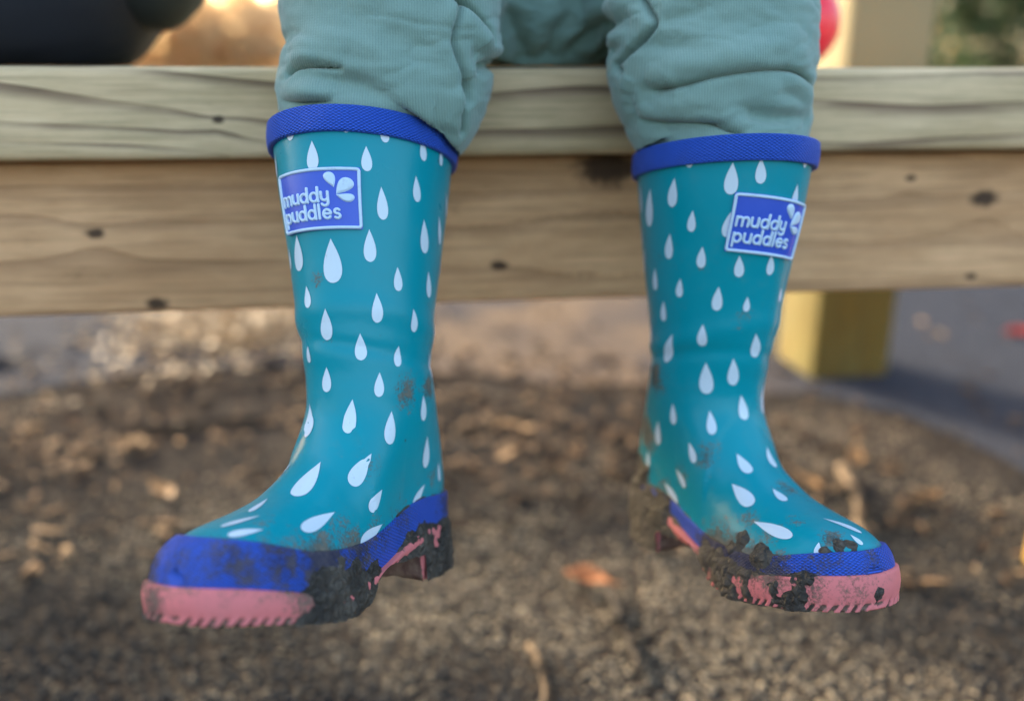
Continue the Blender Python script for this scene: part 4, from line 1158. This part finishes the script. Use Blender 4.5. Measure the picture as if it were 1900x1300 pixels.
# broad softness first
soft = fbm(V * np.array([24, 24, 60]), 3) * .0026 + fbm(V * np.array([60, 60, 110]) + 4, 3) * .0011
ridge = lambda P: 1 - np.minimum(1, np.abs(fbm(P, 3)) * 6)
soft -= .0016 * ridge(V * np.array([15, 15, 62]) + 31) ** 2 * sm(-.1, .2, fbm(V * 22, 2) + .08)
soft -= .0009 * ridge(V * np.array([34, 34, 90]) + 77) ** 2
inb = np.zeros(len(V))
for tw, LN in ((tw_l, LN_l), (tw_r, LN_r)):
    c0 = boot_axis(tw, LN, BK['zt'] - .002); ax = boot_axis(tw, LN, BK['zt']) - boot_axis(tw, LN, .19); ax /= np.linalg.norm(ax)
    d = (V - c0) @ ax; near = np.linalg.norm(V - c0, axis=1) < .075
    inb = np.maximum(inb, near * sm(.012, -.002, d))
disp += soft * (1 - inb) * sm(.66, .6, V[:, 1])
# leg beside the coat
crease([(528,140),(545,124),(570,117),(600,119),(640,128)], .0060, .0017, .0036, .005, .0012, .004, lap=.003)
crease([(545,150),(573,140),(628,150),(688,166),(740,180)], .0020, .0040, .0016, .006, .0010, .006)
crease([(505,190),(540,187),(580,186),(620,188)], .0030, .0018, .0022, .0045, -.0006, .003, lap=.002)
crease([(532,100),(580,92),(640,100),(700,118)], .0010, .005, .0014, .006)
crease([(855,10),(846,45),(844,82),(855,115),(866,153),(862,200),(858,245)], .0016, .0016, .0006, .004, .0008, .005, taper=False, seam_=.75)
crease([(866,150),(872,172),(874,200)], .0045, .0028, -.0005, .004, .0020, .005)
crease([(826,-10),(856,8),(885,33),(905,58),(912,84)], .0055, .0016, .0034, .006, .0010, .006, flip=True, lap=.003)
crease([(870,92),(900,104),(925,120),(940,118)], .0026, .0040, .0020, .006)
crease([(885,128),(905,124),(925,122)], .0042, .0022, .0020, .005)
crease([(700,60),(760,72),(820,100)], .0009, .006, .0010, .008)
crease([(640,215),(720,222),(800,238),(850,255)], .0012, .003, .0012, .006)
# the other leg
crease([(1205,172),(1235,162),(1265,153),(1318,137),(1383,126),(1448,123),(1486,136),(1507,165)], .0068, .0016, .0046, .0062, .0014, .005, lap=.0042)
crease([(1180,224),(1225,223),(1265,221),(1324,223),(1354,236),(1385,250)], .0052, .0016, .0036, .006, -.0016, .004, lap=.0036)
crease([(1189,-5),(1205,22),(1218,44),(1200,68),(1177,88),(1150,112),(1139,122),(1152,134)], .0022, .0013, .0012, .005, .0004, .005, taper=False, seam_=.9, flip=True)
crease([(1185,176),(1215,170),(1255,166)], .0022, .004, .0008, .006)
crease([(1225,42),(1260,30),(1310,14)], .0016, .004, .0012, .006)
crease([(1185,92),(1230,84),(1300,92),(1350,88)], .0014, .0045, .0014, .007)
crease([(1360,205),(1420,215),(1480,218),(1505,224)], .0022, .0032, .0018, .006)
crease([(1440,165),(1480,185),(1505,205)], .0016, .004, .0014, .006)
crease([(1100,112),(1125,96),(1165,84)], .0022, .004, .0022, .006)
crease([(1050,112),(1075,80),(1120,48),(1170,28)], .0034, .005, .0030, .008)
crease([(1010,118),(1030,70),(1060,20)], .0034, .006, .0030, .009)
crease([(975,118),(960,70),(940,20)], .0034, .006, .0030, .009)
V2 = V + Nn * disp[:, None] + lapv
# never let the cloth sink into the beam
loc = (V2[:, :2] - np.array([0, BY])) ; ly = loc @ bnor
under = (ly > -.001) & (V2[:, 2] < BTOP + .0012) & (ly < .30)
push = under & (V2[:, 2] > BTOP - .016)
V2[push, 2] = BTOP + .0012
me.vertices.foreach_set("co", V2.ravel())
at = me.attributes.new("seam", 'FLOAT', 'POINT'); at.data.foreach_set("value", seam.astype(np.float32))
me.polygons.foreach_set("use_smooth", np.ones(len(me.polygons), dtype=bool)); me.update()
me.materials.clear(); me.materials.append(M['jersey']); me.name = "trousers"
tr = bpy.data.objects.new("trousers", me); C.objects.link(tr); tr.parent = person; tr.matrix_parent_inverse = Matrix.Translation(person.location).inverted()
# jumper above the frame: it shades the lap
n = NT("grey_jumper"); M['jumper'] = n.done(n.mix(n.noise(n.coord(), 80, 4), (.10, .12, .13), (.15, .17, .18)), .95)
V = []
for z, a, b, yy in ((.52, .105, .080, .685), (.56, .112, .088, .685), (.62, .108, .085, .69), (.70, .110, .084, .69), (.76, .118, .078, .69), (.80, .095, .066, .69), (.815, .045, .045, .69), (.83, .038, .038, .69)):
    for k in range(40):
        w = 2 * math.pi * k / 40; V.append((.012 + a * math.cos(w) - .01, yy - .62 + b * math.sin(w), z - BTOP))
jm = mesh_obj("jumper", V, grid_faces(8, 40).tolist() + [list(range(40))[::-1], [280 + k for k in range(40)]], M['jumper'], person)
